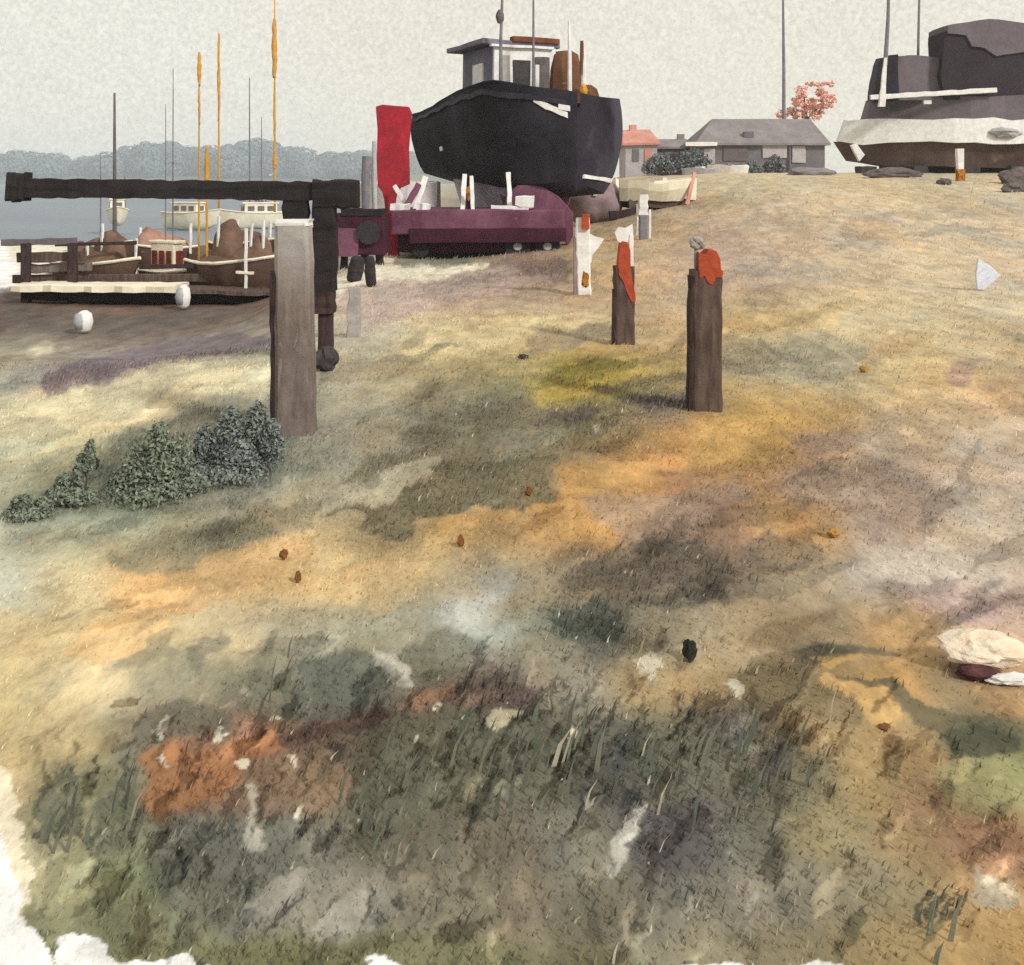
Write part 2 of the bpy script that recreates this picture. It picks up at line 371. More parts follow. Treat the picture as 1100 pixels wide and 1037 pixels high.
st((204, 164, 88), 9, .6, (735, 470), (790, 436), (840, 440), (870, 450), (850, 490), (780, 500), (735, 500))
st((162, 140, 122), 6, .65, (842, 512), (880, 494), (940, 504), (1010, 520), (1028, 540), (1000, 566), (940, 560), (880, 545))
st((158, 138, 124), 7, .6, (620, 540), (680, 534), (740, 530), (790, 512), (810, 532), (760, 560), (720, 590), (660, 575))
st((152, 128, 118), 5, .6, (850, 470), (900, 455), (930, 470), (880, 490))
st((108, 98, 86), 3, .8, (648, 592), (680, 578), (740, 582), (750, 574), (770, 588), (776, 640), (752, 650), (748, 614), (700, 636), (640, 640), (600, 628))
st((124, 114, 100), 4, .6, (790, 590), (830, 574), (880, 580), (890, 600), (840, 616))
st((184, 186, 182), 5, .55, (462, 664), (520, 640), (556, 636), (540, 650), (500, 676), (480, 690))
st((150, 150, 144), 6, .5, (505, 632), (545, 618), (580, 634), (540, 646))
st((86, 92, 82), 4, .75, (586, 660), (640, 646), (668, 660), (672, 690), (640, 700), (590, 684))
st((106, 106, 87), 4, .7, (418, 710), (470, 676), (520, 690), (500, 720), (440, 745), (400, 742))
st((188, 182, 168), 2, .75, (396, 700), (414, 706), (440, 724), (442, 748), (430, 750), (402, 730), rim=.1)
st((112, 110, 94), 4, .6, (120, 720), (160, 690), (190, 668), (186, 706), (150, 720))
st((112, 112, 96), 3, .6, (200, 700), (246, 674), (248, 690), (220, 714), (204, 726))
st((112, 110, 92), 3, .75, (254, 770), (264, 740), (290, 682), (300, 680), (296, 710), (276, 760))
st((92, 96, 86), 6, .65, (300, 770), (330, 710), (380, 700), (440, 740), (400, 770), (340, 782))
st((108, 106, 92), 3, .75, (130, 830), (150, 770), (190, 750), (250, 770), (240, 792), (190, 790), (160, 820))
st((158, 104, 58), 7, .68, (150, 840), (165, 808), (188, 796), (232, 808), (298, 782), (304, 812), (262, 826), (232, 868), (180, 880), (152, 870))
st((146, 120, 92), 9, .6, (300, 830), (350, 812), (380, 850), (360, 880), (310, 870))
st((88, 66, 60), 3, .8, (300, 796), (330, 782), (368, 778), (408, 764), (424, 772), (410, 790), (380, 792), (346, 806), (310, 810))
st((104, 84, 76), 3, .6, (420, 772), (470, 752), (488, 748), (530, 734), (560, 738), (580, 748), (560, 768), (520, 776), (490, 770), (440, 780))
st((150, 112, 80), 5, .65, (430, 768), (450, 750), (484, 742), (482, 756), (450, 770))
st((108, 88, 88), 3, .6, (545, 748), (584, 748), (580, 764), (556, 766))
st((200, 188, 156), 2, .75, (520, 790), (540, 772), (566, 770), (556, 786), (536, 796))
st((96, 100, 84), 2, .8, (28, 870), (60, 826), (80, 816), (88, 862), (96, 906), (60, 908), (40, 890), rim=.1)
st((98, 100, 82), 3, .75, (100, 910), (110, 860), (140, 820), (150, 860), (158, 890), (120, 930))
st((108, 107, 94), 8, .65, (160, 900), (240, 880), (340, 880), (360, 900), (300, 960), (240, 990), (180, 1000))
st((106, 106, 87), 7, .65, (340, 880), (400, 830), (430, 790), (500, 790), (540, 810), (500, 850), (440, 890), (390, 930))
st((106, 106, 87), 5, .6, (520, 840), (560, 790), (600, 800), (640, 790), (620, 860), (560, 870))
st((94, 88, 88), 9, .6, (650, 900), (700, 850), (770, 850), (770, 920), (720, 960), (670, 940))
st((106, 106, 87), 5, .6, (668, 850), (690, 790), (740, 790), (800, 800), (858, 800), (840, 850), (760, 860), (700, 870))
st((102, 90, 94), 6, .55, (800, 820), (826, 800), (852, 806), (842, 840), (810, 850))
st((180, 176, 164), 2, .85, (644, 946), (660, 910), (682, 880), (686, 862), (696, 866), (690, 900), (668, 930), (652, 950), rim=.1)
st((176, 170, 156), 2, .7, (264, 880), (262, 850), (270, 846), (272, 880), (284, 892), (282, 908), (264, 910))
st((164, 160, 148), 3, .65, (330, 990), (380, 950), (400, 945), (400, 1000), (360, 1010))
st((158, 152, 142), 2, .65, (260, 970), (300, 930), (345, 916), (330, 936), (290, 976))
st((112, 104, 84), 3, .8, (846, 700), (880, 692), (930, 692), (970, 698), (968, 704), (920, 704), (880, 712), (868, 728), (850, 730))
st((116, 104, 78), 4, .7, (790, 720), (860, 720), (890, 752), (930, 752), (930, 790), (900, 786), (850, 770), (790, 760))
st((200, 160, 88), 2, .75, (866, 712), (900, 706), (930, 704), (900, 722), (884, 732))
st((196, 156, 92), 2, .75, (886, 738), (930, 742), (968, 760), (976, 784), (940, 790), (930, 764), (896, 756))
st((102, 96, 74), 2, .85, (900, 738), (946, 740), (972, 752), (1000, 772), (1036, 776), (1066, 770), (1090, 786), (1098, 806), (1060, 814), (1020, 826), (1014, 806), (984, 786), (950, 756))
st((74, 78, 62), 2, .8, (1020, 824), (1024, 800), (1060, 778), (1098, 800), (1098, 810), (1050, 816))
st((146, 142, 102), 12, .6, (1000, 850), (1030, 826), (1110, 814), (1110, 880), (1030, 880))
st((156, 124, 92), 9, .55, (950, 880), (970, 862), (1010, 850), (1020, 880), (980, 892))
st((146, 110, 86), 8, .65, (1036, 930), (1070, 926), (1110, 940), (1110, 960), (1060, 958))
st((170, 166, 148), 3, .65, (1050, 950), (1090, 960), (1096, 980), (1070, 988), (1050, 975))
st((186, 158, 154), 10, .6, (960, 630), (1010, 612), (1080, 630), (1110, 650), (1080, 672), (1000, 660))
st((200, 190, 178), 10, .55, (920, 590), (1000, 580), (1060, 600), (1000, 630), (900, 625))
st((168, 138, 124), 3, .75, (1014, 410), (1018, 388), (1034, 382), (1050, 388), (1048, 412), (1030, 420), rim=.1)
st((156, 148, 124), 6, .6, (772, 372), (860, 364), (940, 372), (930, 398), (850, 412), (776, 404))
st((208, 176, 116), 5, .6, (770, 336), (840, 326), (910, 334), (900, 356), (820, 362), (772, 360))
st((128, 128, 100), 10, .65, (0, 1000), (150, 960), (240, 1000), (210, 1040), (0, 1060))
st((110, 108, 76), 7, .55, (140, 1010), (330, 1000), (560, 1006), (700, 1030), (560, 1060), (140, 1060))
st((116, 120, 104), 7, .65, (4, 556), (40, 530), (110, 496), (130, 470), (200, 446), (300, 436), (320, 470), (300, 505), (210, 520), (200, 545), (110, 548), (50, 560))
st((126, 128, 112), 10, .5, (0, 590), (0, 540), (120, 545), (260, 512), (330, 470), (380, 470), (330, 510), (160, 560), (60, 590))
for i in range(4):      # short dark rushes laid flat
    st((66, 70, 58), 1, .85, (982 + 14 * i, 1000 - 2 * i), (1004 + 12 * i, 966 + 2 * i), (1008 + 12 * i, 970 + 2 * i), (990 + 14 * i, 1002 - i))
# bleached bare chalk at the near left and along the near edge
CH = (236, 236, 236)
st((230, 216, 188), 1.5, .9, (-80, 760), (8, 836), (18, 870), (26, 910), (36, 950), (28, 985), (44, 1010), (-80, 1100))
st(CH, 1, .96, (-80, 840), (-2, 872), (8, 900), (16, 940), (26, 975), (48, 1012), (64, 1034), (70, 1100), (-80, 1100))
st(CH, 1, .96, (60, 1004), (84, 1000), (104, 1006), (122, 1012), (120, 1024), (132, 1034), (160, 1028), (206, 1018), (216, 1030), (260, 1036), (310, 1040), (300, 1110), (90, 1110), (70, 1040), (58, 1014))
st(CH, 1, .9, (386, 1032), (398, 1024), (430, 1026), (440, 1034), (470, 1040), (470, 1100), (380, 1100))
st(CH, 1, .9, (716, 1032), (734, 1026), (764, 1030), (800, 1034), (880, 1032), (910, 1038), (900, 1100), (716, 1100))
for x, y, w in ((640, 456, 6), (176, 786, 16), (232, 792, 12), (262, 824, 10), (318, 822, 8), (294, 772, 6), (470, 768, 7), (180, 818, 8), (322, 874, 7), (382, 882, 6), (440, 802, 5), (626, 874, 6), (618, 796, 14), (698, 724, 26), (790, 742, 20)):
    st((206, 198, 176), 1.2, .8, (x - w * .5, y - w * .3), (x + w * .1, y - w * .7), (x + w * .6, y - w * .2), (x + w * .2, y + w * .7), (x - w * .4, y + w * .5))

DAB = []      # leaf-shaped clumps (darker) and bare flecks (paler): polygon, tint, softness
rd = random.Random(23)
def dab(x, y, ln, wd, ang, tint, soft):
    ca, sa = math.cos(ang), -math.sin(ang)
    pts = []
    for t_, q_ in ((0, .25), (.3, .9), (.6, 1), (.85, .6), (1, .05), (.8, -.5), (.5, -.9), (.2, -.7)):
        u_, v_ = (t_ - .5) * ln, q_ * wd * .5 * rd.uniform(.6, 1.3)
        pts.append((x + ca * u_ - sa * v_, y + sa * u_ + ca * v_))
    DAB.append((np.array(pts), np.array(tint), soft))
for _ in range(330):       # tangled herbs of the near bank
    x, y = rd.uniform(20, 1090), rd.uniform(690, 1030)
    if y < 760 + .12 * abs(x - 500) and rd.random() < .6: continue
    big = rd.random() ** 2
    k_ = rd.choice((.56, .62, .68, .74, .8, 1.22, 1.34, 1.5))
    hue_ = rd.uniform(-.06, .06)
    dab(x, y, 14 + 60 * big, 6 + 16 * big, math.radians(rd.gauss(58, 20)), (k_ * (1 + hue_), k_, k_ * (1 - hue_)), rd.uniform(.7, 2.2))
for _ in range(150):       # long low washes across the slope
    x, y = rd.uniform(-20, 1120), 360 + 350 * rd.random()
    big = rd.random()
    k_ = rd.choice((.72, .78, .86, 1.12, 1.2))
    hue_ = rd.uniform(-.07, .07)
    dab(x, y, 30 + 130 * big, 8 + 22 * big, math.radians(rd.gauss(14, 14)), (k_ * (1 + hue_), k_, k_ * (1 - hue_)), rd.uniform(1.0, 6))
for _ in range(60):        # faint washes over the far sand
    x, y = rd.uniform(420, 1120), rd.uniform(200, 380)
    k_ = rd.choice((.88, .92, 1.07)); hue_ = rd.uniform(-.05, .05)
    dab(x, y, rd.uniform(40, 150), rd.uniform(8, 24), math.radians(rd.gauss(5, 10)), (k_ * (1 + hue_), k_, k_ * (1 - hue_)), rd.uniform(2, 6))
for _ in range(190):       # narrow dark stems and leaves pressed flat
    if rd.random() < .7: x, y = rd.gauss(610, 170), rd.gauss(800, 45)
    else: x, y = rd.gauss(230, 110), rd.gauss(890, 60)
    k_ = rd.uniform(.48, .7); hue_ = rd.uniform(-.05, .08)
    dab(x, y, rd.uniform(14, 62), rd.uniform(4, 13), math.radians(rd.gauss(62, 14)), (k_ * (1 + hue_), k_, k_ * (1 - hue_)), rd.uniform(.6, 1.4))
for _ in range(26):        # small pale gaps among the herbs
    dab(rd.uniform(170, 900), rd.uniform(740, 960), rd.uniform(8, 26), rd.uniform(4, 8), math.radians(rd.gauss(60, 25)), (1.55, 1.52, 1.45), .8)

def inside_sd(px, py, poly):
    """signed distance to a polygon, negative inside"""
    n = len(poly)
    d2 = np.full(px.shape, 1e18); ins = np.zeros(px.shape, bool)
    for i in range(n):
        ax, ay = poly[i]; bx, by = poly[(i + 1) % n]
        ex, ey = bx - ax, by - ay
        wx, wy = px - ax, py - ay
        t = np.clip((wx * ex + wy * ey) / (ex * ex + ey * ey + 1e-9), 0, 1)
        d2 = np.minimum(d2, (wx - t * ex) ** 2 + (wy - t * ey) ** 2)
        c = (ay > py) != (by > py)
        ins ^= c & (px < (bx - ax) * (py - ay) / (by - ay + 1e-12) + ax)
    d = np.sqrt(d2)
    return np.where(ins, -d, d)

cp_x = np.array([c[0] for c in CP], float); cp_y = np.array([c[1] for c in CP], float)
cp_c = np.array([lin(c[2]) for c in CP])

def ground_colour(X, D):
    """linear colour of soil, plants and a painted post shadow at ground points"""
    Dn = np.maximum(D, 1.2)
    px = CX + F * X / Dn
    py = HY + F * (H - T(X, D, False)) / Dn
    a = px / 40.0; b = py / 28.0
    wx = 16 * fbm(a * .7, b * .7, 21, 3) + 8 * fbm(a * 4, b * 4, 31, 3)
    wy = 11 * fbm(a * .7 + 9, b * .7, 41, 3) + 7 * fbm(a * 4, b * 4 + 5, 51, 3)
    qx = np.clip(px + wx, -60, 1160); qy = np.clip(py + wy, 196, 1080)
    out = np.zeros(px.shape + (3,)); wt = np.full(px.shape, 1e-12)
    out += 1e-12 * lin((170, 150, 118))
    sx, sy = 30.0, 19.0
    for i in range(len(CP)):
        near = np.abs(qx - cp_x[i]) < 190
        idx = np.nonzero(near & (np.abs(qy - cp_y[i]) < 120))[0]
        if not len(idx): continue
        w = np.exp(-((qx[idx] - cp_x[i]) / sx) ** 2 * .5 - ((qy[idx] - cp_y[i]) / sy) ** 2 * .5) + 1e-9
        out[idx] += w[:, None] * cp_c[i]; wt[idx] += w
    out /= wt[:, None]
    # soft blooms
    hue = .8 * fbm(X * 1.1 + 3, D * .33, 91, 4) + .5 * fbm(X * 9, D * 3, 93, 3)
    out *= np.stack([1 + .16 * hue, 1 + .02 * hue, 1 - .22 * hue], -1)
    mud = S((-X - 0.11 * D) / 2.5) * S((D - 15) / 5)
    mc = lin((108, 84, 70)) * (1 + .5 * fbm(X * .8, D * .5, 111, 4))[:, None]
    out = out * (1 - mud)[:, None] + mc * mud[:, None]
    ex = px + 17 * fbm(px / 34, py / 24, 61, 4) + 4.5 * fbm(px / 7, py / 5, 71, 2)
    ey = py + 11 * fbm(px / 34 + 4, py / 24, 81, 4) + 3.4 * fbm(px / 7, py / 5 + 8, 86, 2)
    for poly, c, soft, strength, rim in ST:
        x0, y0 = poly.min(0) - 24 - soft * 2; x1, y1 = poly.max(0) + 24 + soft * 2
        idx = np.nonzero((ex > x0) & (ex < x1) & (ey > y0) & (ey < y1))[0]
        if not len(idx): continue
        sd = inside_sd(ex[idx], ey[idx], poly)
        m = strength * S(.5 - sd / (2 * soft))
        cc = lin(c) * (1 + .22 * fbm(px[idx] / 22, py[idx] / 15, 101, 4))[:, None]
        if rim:
            cc = cc * (1 - 1.6 * rim * np.exp(-((sd + 1.5) / 1.6) ** 2))[:, None]
        out[idx] = out[idx] * (1 - m)[:, None] + cc * m[:, None]
    far = S((D - 800) / 60)
    out = out * (1 - far)[:, None] + lin((92, 100, 92)) * far[:, None]
    for poly, tint, soft in DAB:
        x0, y0 = poly.min(0) - 24 - soft * 2; x1, y1 = poly.max(0) + 24 + soft * 2
        idx = np.nonzero((ex > x0) & (ex < x1) & (ey > y0) & (ey < y1))[0]
        if not len(idx): continue
        sd = inside_sd(ex[idx], ey[idx], poly)
        m = S(.5 - sd / (2 * soft))
        rimk = 1 - .10 * np.exp(-((sd + 1.2) / 1.3) ** 2)
        out[idx] *= (1 + m[:, None] * (tint[None, :] - 1)) * rimk[:, None]
    # tufts, scuffs and damp spots of every size
    mot = np.zeros(px.shape)
    for f_, a_ in ((.35, .10), (.8, .13), (1.9, .15), (4.3, .17), (9.5, .17), (21, .16), (47, .15)):
        mot += a_ * vnoise(X * f_ + 3.7, D * f_ * .33 + 1.3, 300 + int(f_ * 10)) * S((70 / f_ - D) / 8)
    out *= np.clip(1 + 1.25 * mot, .45, 1.6)[:, None]
    out *= (1 + .12 * S((6 - D) / 3.4))[:, None]
    g_ = (out @ np.array([.25, .65, .1]))[:, None]
    out = (g_ + (out - g_) * .86) * .965
    return np.clip(out / K, 0.004, .86)

def grid_mesh(name, X, D, Z, cols, m):
    nr, nc = X.shape
    me = bpy.data.meshes.new(name)
    co = np.stack([X, D, Z], -1).reshape(-1, 3).astype(np.float32)
    me.vertices.add(len(co)); me.vertices.foreach_set('co', co.ravel())
    i = np.arange((nr - 1) * (nc - 1)); r, c = i // (nc - 1), i % (nc - 1)
    a = r * nc + c
    q = np.stack([a, a + 1, a + nc + 1, a + nc], -1).astype(np.int32)
    me.loops.add(q.size); me.loops.foreach_set('vertex_index', q.ravel())
    me.polygons.add(len(q)); me.polygons.foreach_set('loop_start', np.arange(0, q.size, 4, dtype=np.int32))
    me.polygons.foreach_set('use_smooth', np.ones(len(q), bool))
    me.update(calc_edges=True)
    ca = me.color_attributes.new('Col', 'FLOAT_COLOR', 'POINT')
    C4 = np.ones((len(co), 4), np.float32); C4[:, :3] = cols
    ca.data.foreach_set('color', C4.ravel())
    me.materials.append(m)
    o = bpy.data.objects.new(name, me); COL.objects.link(o)
    return o

pys = np.concatenate([np.arange(1300, 460, -1.8), np.arange(460, 216, -1.0)])
rows = np.concatenate([[-14, -6, -2, 0, .7, 1.2, 1.5], 2006 / (pys - HY), np.geomspace(97, 2200, 60)])
u = np.linspace(-1, 1, 720)
tcol = .5 * u + .75 * np.sign(u) * np.abs(u) ** 7
Xg = tcol[None, :] * (np.maximum(rows, -.2)[:, None] + 1.3)
Dg = np.repeat(rows[:, None], len(u), 1)
Zg = T(Xg, Dg)
Cg = ground_colour(Xg.ravel(), Dg.ravel())
ground = grid_mesh('ground', Xg, Dg, Zg, Cg, M['soil'])
tag(ground, kind='structure')

# ---------------------------------------------------------------- grass and herbs on the bank (uncountable)
def blades():
    n = 520000
    t = rng.random(n)
    D = 2.0 * (34 / 2.0) ** (t ** 1.1)
    X = (rng.random(n) * 2 - 1) * (D * .56 + .5)
    keep = (T(X, D, False) > -.25)
    X, D = X[keep], D[keep]
    c = ground_colour(X, D) * K
    lum = c @ np.array([.25, .65, .1])
    dark = np.clip((.30 - lum) / .24, 0, 1)
    p = .34 + .50 * dark
    p = np.where(lum > .6, 0, p) * np.clip(1.5 - D / 28, .3, 1)
    p = p * (.34 + .66 * S((D - 2.6) / 4))
    patch = fbm(X * 1.6, D * 1.1, 131, 4)
    p = p * np.clip(.75 + 1.2 * patch, .1, 1)
    k = rng.random(len(X)) < p
    X, D, c, dark = X[k], D[k], c[k], dark[k]
    n = len(X)
    h = (.004 + .012 * rng.random(n) ** 1.5) * (1 + .16 * D) + dark * (.003 + .045 * rng.random(n) ** 5)
    w = (.0012 + .0018 * rng.random(n)) * (1 + D * .16)
    ang = rng.normal(.15, .5, n)           # most lean to the right, as if combed by the wind
    lean = h * (.25 + .55 * rng.random(n))
    dx, dy = lean * np.cos(ang), lean * np.sin(ang)
    fa = rng.normal(0, .7, n)
    ux, uy = np.cos(fa) * w, np.sin(fa) * w
    # a few broad dark rushes where the herbs grow tallest
    nb = 0
    for (bx, by, sx, sy, m_) in ((520, 800, 60, 30, 15), (600, 815, 50, 25, 15), (740, 815, 60, 25, 20), (825, 815, 35, 20, 14), (400, 850, 40, 40, 12), (290, 730, 14, 20, 5), (1005, 985, 16, 8, 5), (70, 870, 20, 24, 8), (130, 870, 20, 30, 8)):
        for _ in range(m_):
            i_ = nb; nb += 1
            gp = ground_at(bx + rng.normal() * sx * .75, by + rng.normal() * sy * .95 + 25)
            X[i_], D[i_] = gp.x, gp.y
            h[i_] = gp.y / F * rng.uniform(26, 62); w[i_] = gp.y / F * rng.uniform(1.0, 3.6)
            lean[i_] = h[i_] * rng.uniform(.15, .5); dx[i_] = lean[i_]; dy[i_] = 0; fa[i_] = rng.normal() * .3
            c[i_] = lin(((104, 108, 94), (96, 100, 88), (114, 114, 100), (168, 160, 140))[rng.choice(4, p=[.37, .33, .25, .05])])
    ux, uy = np.cos(fa) * w, np.sin(fa) * w
    Z = T(X, D) - .004
    z0 = np.stack([X, D, Z], -1)
    U = np.stack([ux, uy, np.zeros(n)], -1)
    mid = z0 + np.stack([dx * .35, dy * .35, h * .55], -1)
    tip = z0 + np.stack([dx, dy, h], -1)
    V = np.stack([z0 - U, z0 + U, mid + U * .8, mid - U * .8, tip], 1).reshape(-1, 3)
    col = c / K * (1.08 + .40 * (rng.random(n) - .5))[:, None]
    g = rng.random(n)
    col = np.where((g < .012)[:, None] & (dark > .3)[:, None], lin((190, 184, 162)), col)
    me = bpy.data.meshes.new('grass')
    me.vertices.add(5 * n); me.vertices.foreach_set('co', V.astype(np.float32).ravel())
    b = np.arange(n, dtype=np.int32)[:, None] * 5
    L = np.concatenate([b, b + 1, b + 2, b + 3, b + 3, b + 2, b + 4], 1)
    me.loops.add(7 * n); me.loops.foreach_set('vertex_index', L.ravel())
    me.polygons.add(2 * n)
    ls = np.stack([np.arange(n) * 7, np.arange(n) * 7 + 4], -1).astype(np.int32)
    me.polygons.foreach_set('loop_start', ls.ravel())
    me.update(calc_edges=True)
    ca = me.color_attributes.new('Col', 'FLOAT_COLOR', 'POINT')
    C4 = np.ones((5 * n, 4), np.float32); C4[:, :3] = np.repeat(np.clip(col, .004, .8), 5, 0)
    ca.data.foreach_set('color', C4.ravel())
    me.materials.append(M['grasscol'])
    o = bpy.data.objects.new('grass', me); COL.objects.link(o)
    tag(o, 'wind-combed short grass and dark herbs growing over the sandy bank', 'grass', kind='stuff')
blades()

# ---------------------------------------------------------------- water
bm = B()
vs = [bm.verts.new(v) for v in ((-1500, 14, -.80), (60, 14, -.80), (60, 1060, -.80), (-1500, 1060, -.80))]
bm.faces.new(vs)
wm = mat('estuary_water', (128, 138, 150), (118, 128, 142), .05, rough=.5, bump=.25, grain=.06, fine=.4, spec=.22)
tag(build('water', bm, wm), kind='structure')

# ---------------------------------------------------------------- far wooded shore (one mass)
pts, nr, cs, sz = [], [], [], []
x = -860.0
while x < 80:
    D0 = 1010 + random.uniform(-30, 40)
    hgt = 32 + 5 * math.sin(x * .0175) + 4 * math.sin(x * .055 + 1) + random.uniform(-3, 3)
    if random.random() < .06: hgt *= .75
    w = random.uniform(11, 19)
    q, d = blob_points((x, D0, hgt - w * .75), (w, w, w * .75), 620, .8)
    q2, d2 = blob_points((x, D0 - 2, hgt * .4), (w * 1.25, w, hgt * .42), 620, .75)
    for a, b in ((q, d), (q2, d2)):
        a[:, 2] = np.maximum(a[:, 2], 1)
        pts.append(a); nr.append(b)
        s = lin((98, 110, 116)) * random.uniform(.93, 1.07)
        cs.append(np.repeat(s[None, :], len(a), 0) * (.95 + .1 * rng.random((len(a), 1))))
        sz.append(np.full(len(a), 1.7) * (.7 + .6 * rng.random(len(a))))
    x += w * .8
far = leaf_mesh('distant_woods', np.concatenate(pts), np.concatenate(nr), np.concatenate(sz), np.concatenate(cs), M['leafcol'], aspect=.8)
tag(far, 'hazy blue grey woods along the far shore of the water', 'woods', kind='stuff')

# ---------------------------------------------------------------- big grey mooring post, front left
def post_from_px(name, label, cat, px0, px1, ytop, ybot, m, depth=None, seed=0, group=None, lean=0.0, taper=1.0, n=12, jit=.06, dark_side=None):
    g = ground_at((px0 + px1) / 2, ybot)
    k = g.y / F
    hh = (ybot - ytop) * k; w = (px1 - px0) * k
    t = thing(name, g, label, cat, group)
    bm = timber(B(), (0, 0, -.12), (lean * k, 0, hh), w, depth or w * .85, n=n, jit=jit, seed=seed, cham=.22, taper=taper)
    build('shaft', bm, m, t, wob=w * .03, wscale=9)
    return t, g, k, hh, w

t, g, k, hh, w = post_from_px('mooring_post', 'stout grey timber post with pale top standing in grass by dark shrubs', 'post', 298, 339, 242, 464, 'grey_timber', seed=3, lean=-3, taper=.88, jit=.04)
bm = B(); timber(bm, (-3 * k, 0, hh - .004), (-3 * k, 0, hh + 6 * k), w * .92, w * .8, n=2, jit=.08, seed=4)
build('top_board', bm, 'white_paint', t, wob=.006)
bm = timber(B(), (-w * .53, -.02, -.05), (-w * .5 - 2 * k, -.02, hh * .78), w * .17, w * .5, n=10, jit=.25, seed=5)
build('shade_edge', bm, 'dark_timber', t, wob=.006)  # dark strip stands for the post's shaded left side
nt_ = M['grey_timber'].node_tree
rp_ = [q for q in nt_.nodes if q.type == 'VALTORGB'][0]
sx_ = nt_.nodes.new('ShaderNodeSeparateXYZ'); mr_ = nt_.nodes.new('ShaderNodeMapRange'); mx_ = nt_.nodes.new('ShaderNodeMix'); mx_.data_type = 'RGBA'
mr_.inputs['From Min'].default_value = .85; mr_.inputs['From Max'].default_value = 1.3
nt_.links.new([q for q in nt_.nodes if q.type == 'TEX_COORD'][0].outputs['Object'], sx_.inputs[0]); nt_.links.new(sx_.outputs[2], mr_.inputs['Value'])
tgt_ = rp_.outputs['Color'].links[0].to_socket
nt_.links.new(mr_.outputs['Result'], mx_.inputs['Factor']); nt_.links.new(rp_.outputs['Color'], mx_.inputs[6]); mx_.inputs[7].default_value = alb((164, 158, 154))   # bleached, weathered head
nt_.links.new(mx_.outputs[2], tgt_)

# ---------------------------------------------------------------- black swing barrier
gb = on_ground((347 - CX) / F * 10.4, 10.4)
kb = 10.4 / F
def pb(px, py): return P(px, py, 10.4) - gb
t = thing('swing_barrier', gb, 'black tarred barrier arm with knobbed end, reaching left from its dark post', 'barrier')
build('post', timber(B(), pb(350, 392), pb(350, 300), 15 * kb, .14, n=8, jit=.08, seed=8), 'dark_timber', t, wob=.006)
build('upper_post', timber(B(), pb(349, 312), pb(349, 199), 27 * kb, .2, n=8, jit=.08, seed=9, wf=lambda s: 1 - .25 * abs(s - .3)), 'tar', t, wob=.008)
build('arm', timber(B(), pb(26, 202), pb(372, 206), 20 * kb, .16, n=40, jit=.10, seed=10, up=(0, 1, 0), cham=.05), 'tar', t, wob=.006, wscale=6)
build('head_block', timber(B(), pb(338, 209), pb(385, 208), 31 * kb, .22, n=6, jit=.08, seed=11), 'tar', t, wob=.008)
build('end_knob', timber(B(), pb(11, 201), pb(30, 202), 30 * kb, .2, n=5, jit=.16, seed=12, cham=.12), 'tar', t, wob=.008)
build('bracket', timber(B(), pb(318, 212), pb(318, 240), 34 * kb, .15, n=5, jit=.1, seed=13, wf=lambda s: .8 - .0 * s), 'tar', t, wob=.006)
build('collar', timber(B(), pb(347, 312), pb(347, 336), 24 * kb, .2, n=4, jit=.12, seed=14), 'dark_timber', t, wob=.006)
build('white_lashing', timber(B(), pb(309, 236), pb(346, 243), 5 * kb, .17, n=6, jit=.3, seed=15), 'white_paint', t, wob=.004)

# drums, stones near the barrier
g0 = ground_at(351, 398)
t = tag(build('boulder', lump(B(), (0, 0, .09), (.105, .12, .11), 3, .35, 1.5, 2), 'stone_dark', None), 'dark round stone lying at the foot of the barrier post', 'stone')
t.location = g0
def drum(px0, px1, y0, y1, label, lean):
    g = ground_at((px0 + px1) / 2, y1); k = g.y / F
    t = thing('buoy_drum', g, label, 'drum')
    r = (px1 - px0) * k / 2; h = (y1 - y0) * k
    bm = B(); tube(bm, [(0, 0, 0), (0, 0, h * .08), (lean * r, 0, h * .5), (lean * 1.6 * r, 0, h * .92), (lean * 1.7 * r, 0, h)], [r * .8, r, r * 1.02, r * .9, r * .5], 14)
    build('body', bm, 'tyre', t, smooth=False, bevel=.02, wob=.02)
    bm = B(); tube(bm, [(lean * r * .9, 0, h * .42), (lean * r, 0, h * .54)], [r * 1.08, r * 1.08], 14)
    build('band', bm, 'dark_timber', t, wob=.01)
drum(372, 388, 276, 303, 'squat black drum just right of the barrier post', .3)
drum(393, 404, 276, 309, 'slim black drum beside the red rudder, right of the squat drum', -.2)
g0 = ground_at(380, 362); k = g0.y / F
t = thing('stump', g0, 'low weathered grey stump right of the barrier post', 'stump')
build('shaft', timber(B(), (0, 0, -.05), (0, 0, 52 * k), 15 * k, .15, n=6, jit=.15, seed=21, taper=.7), M['pale_timber'], t, wob=.02)

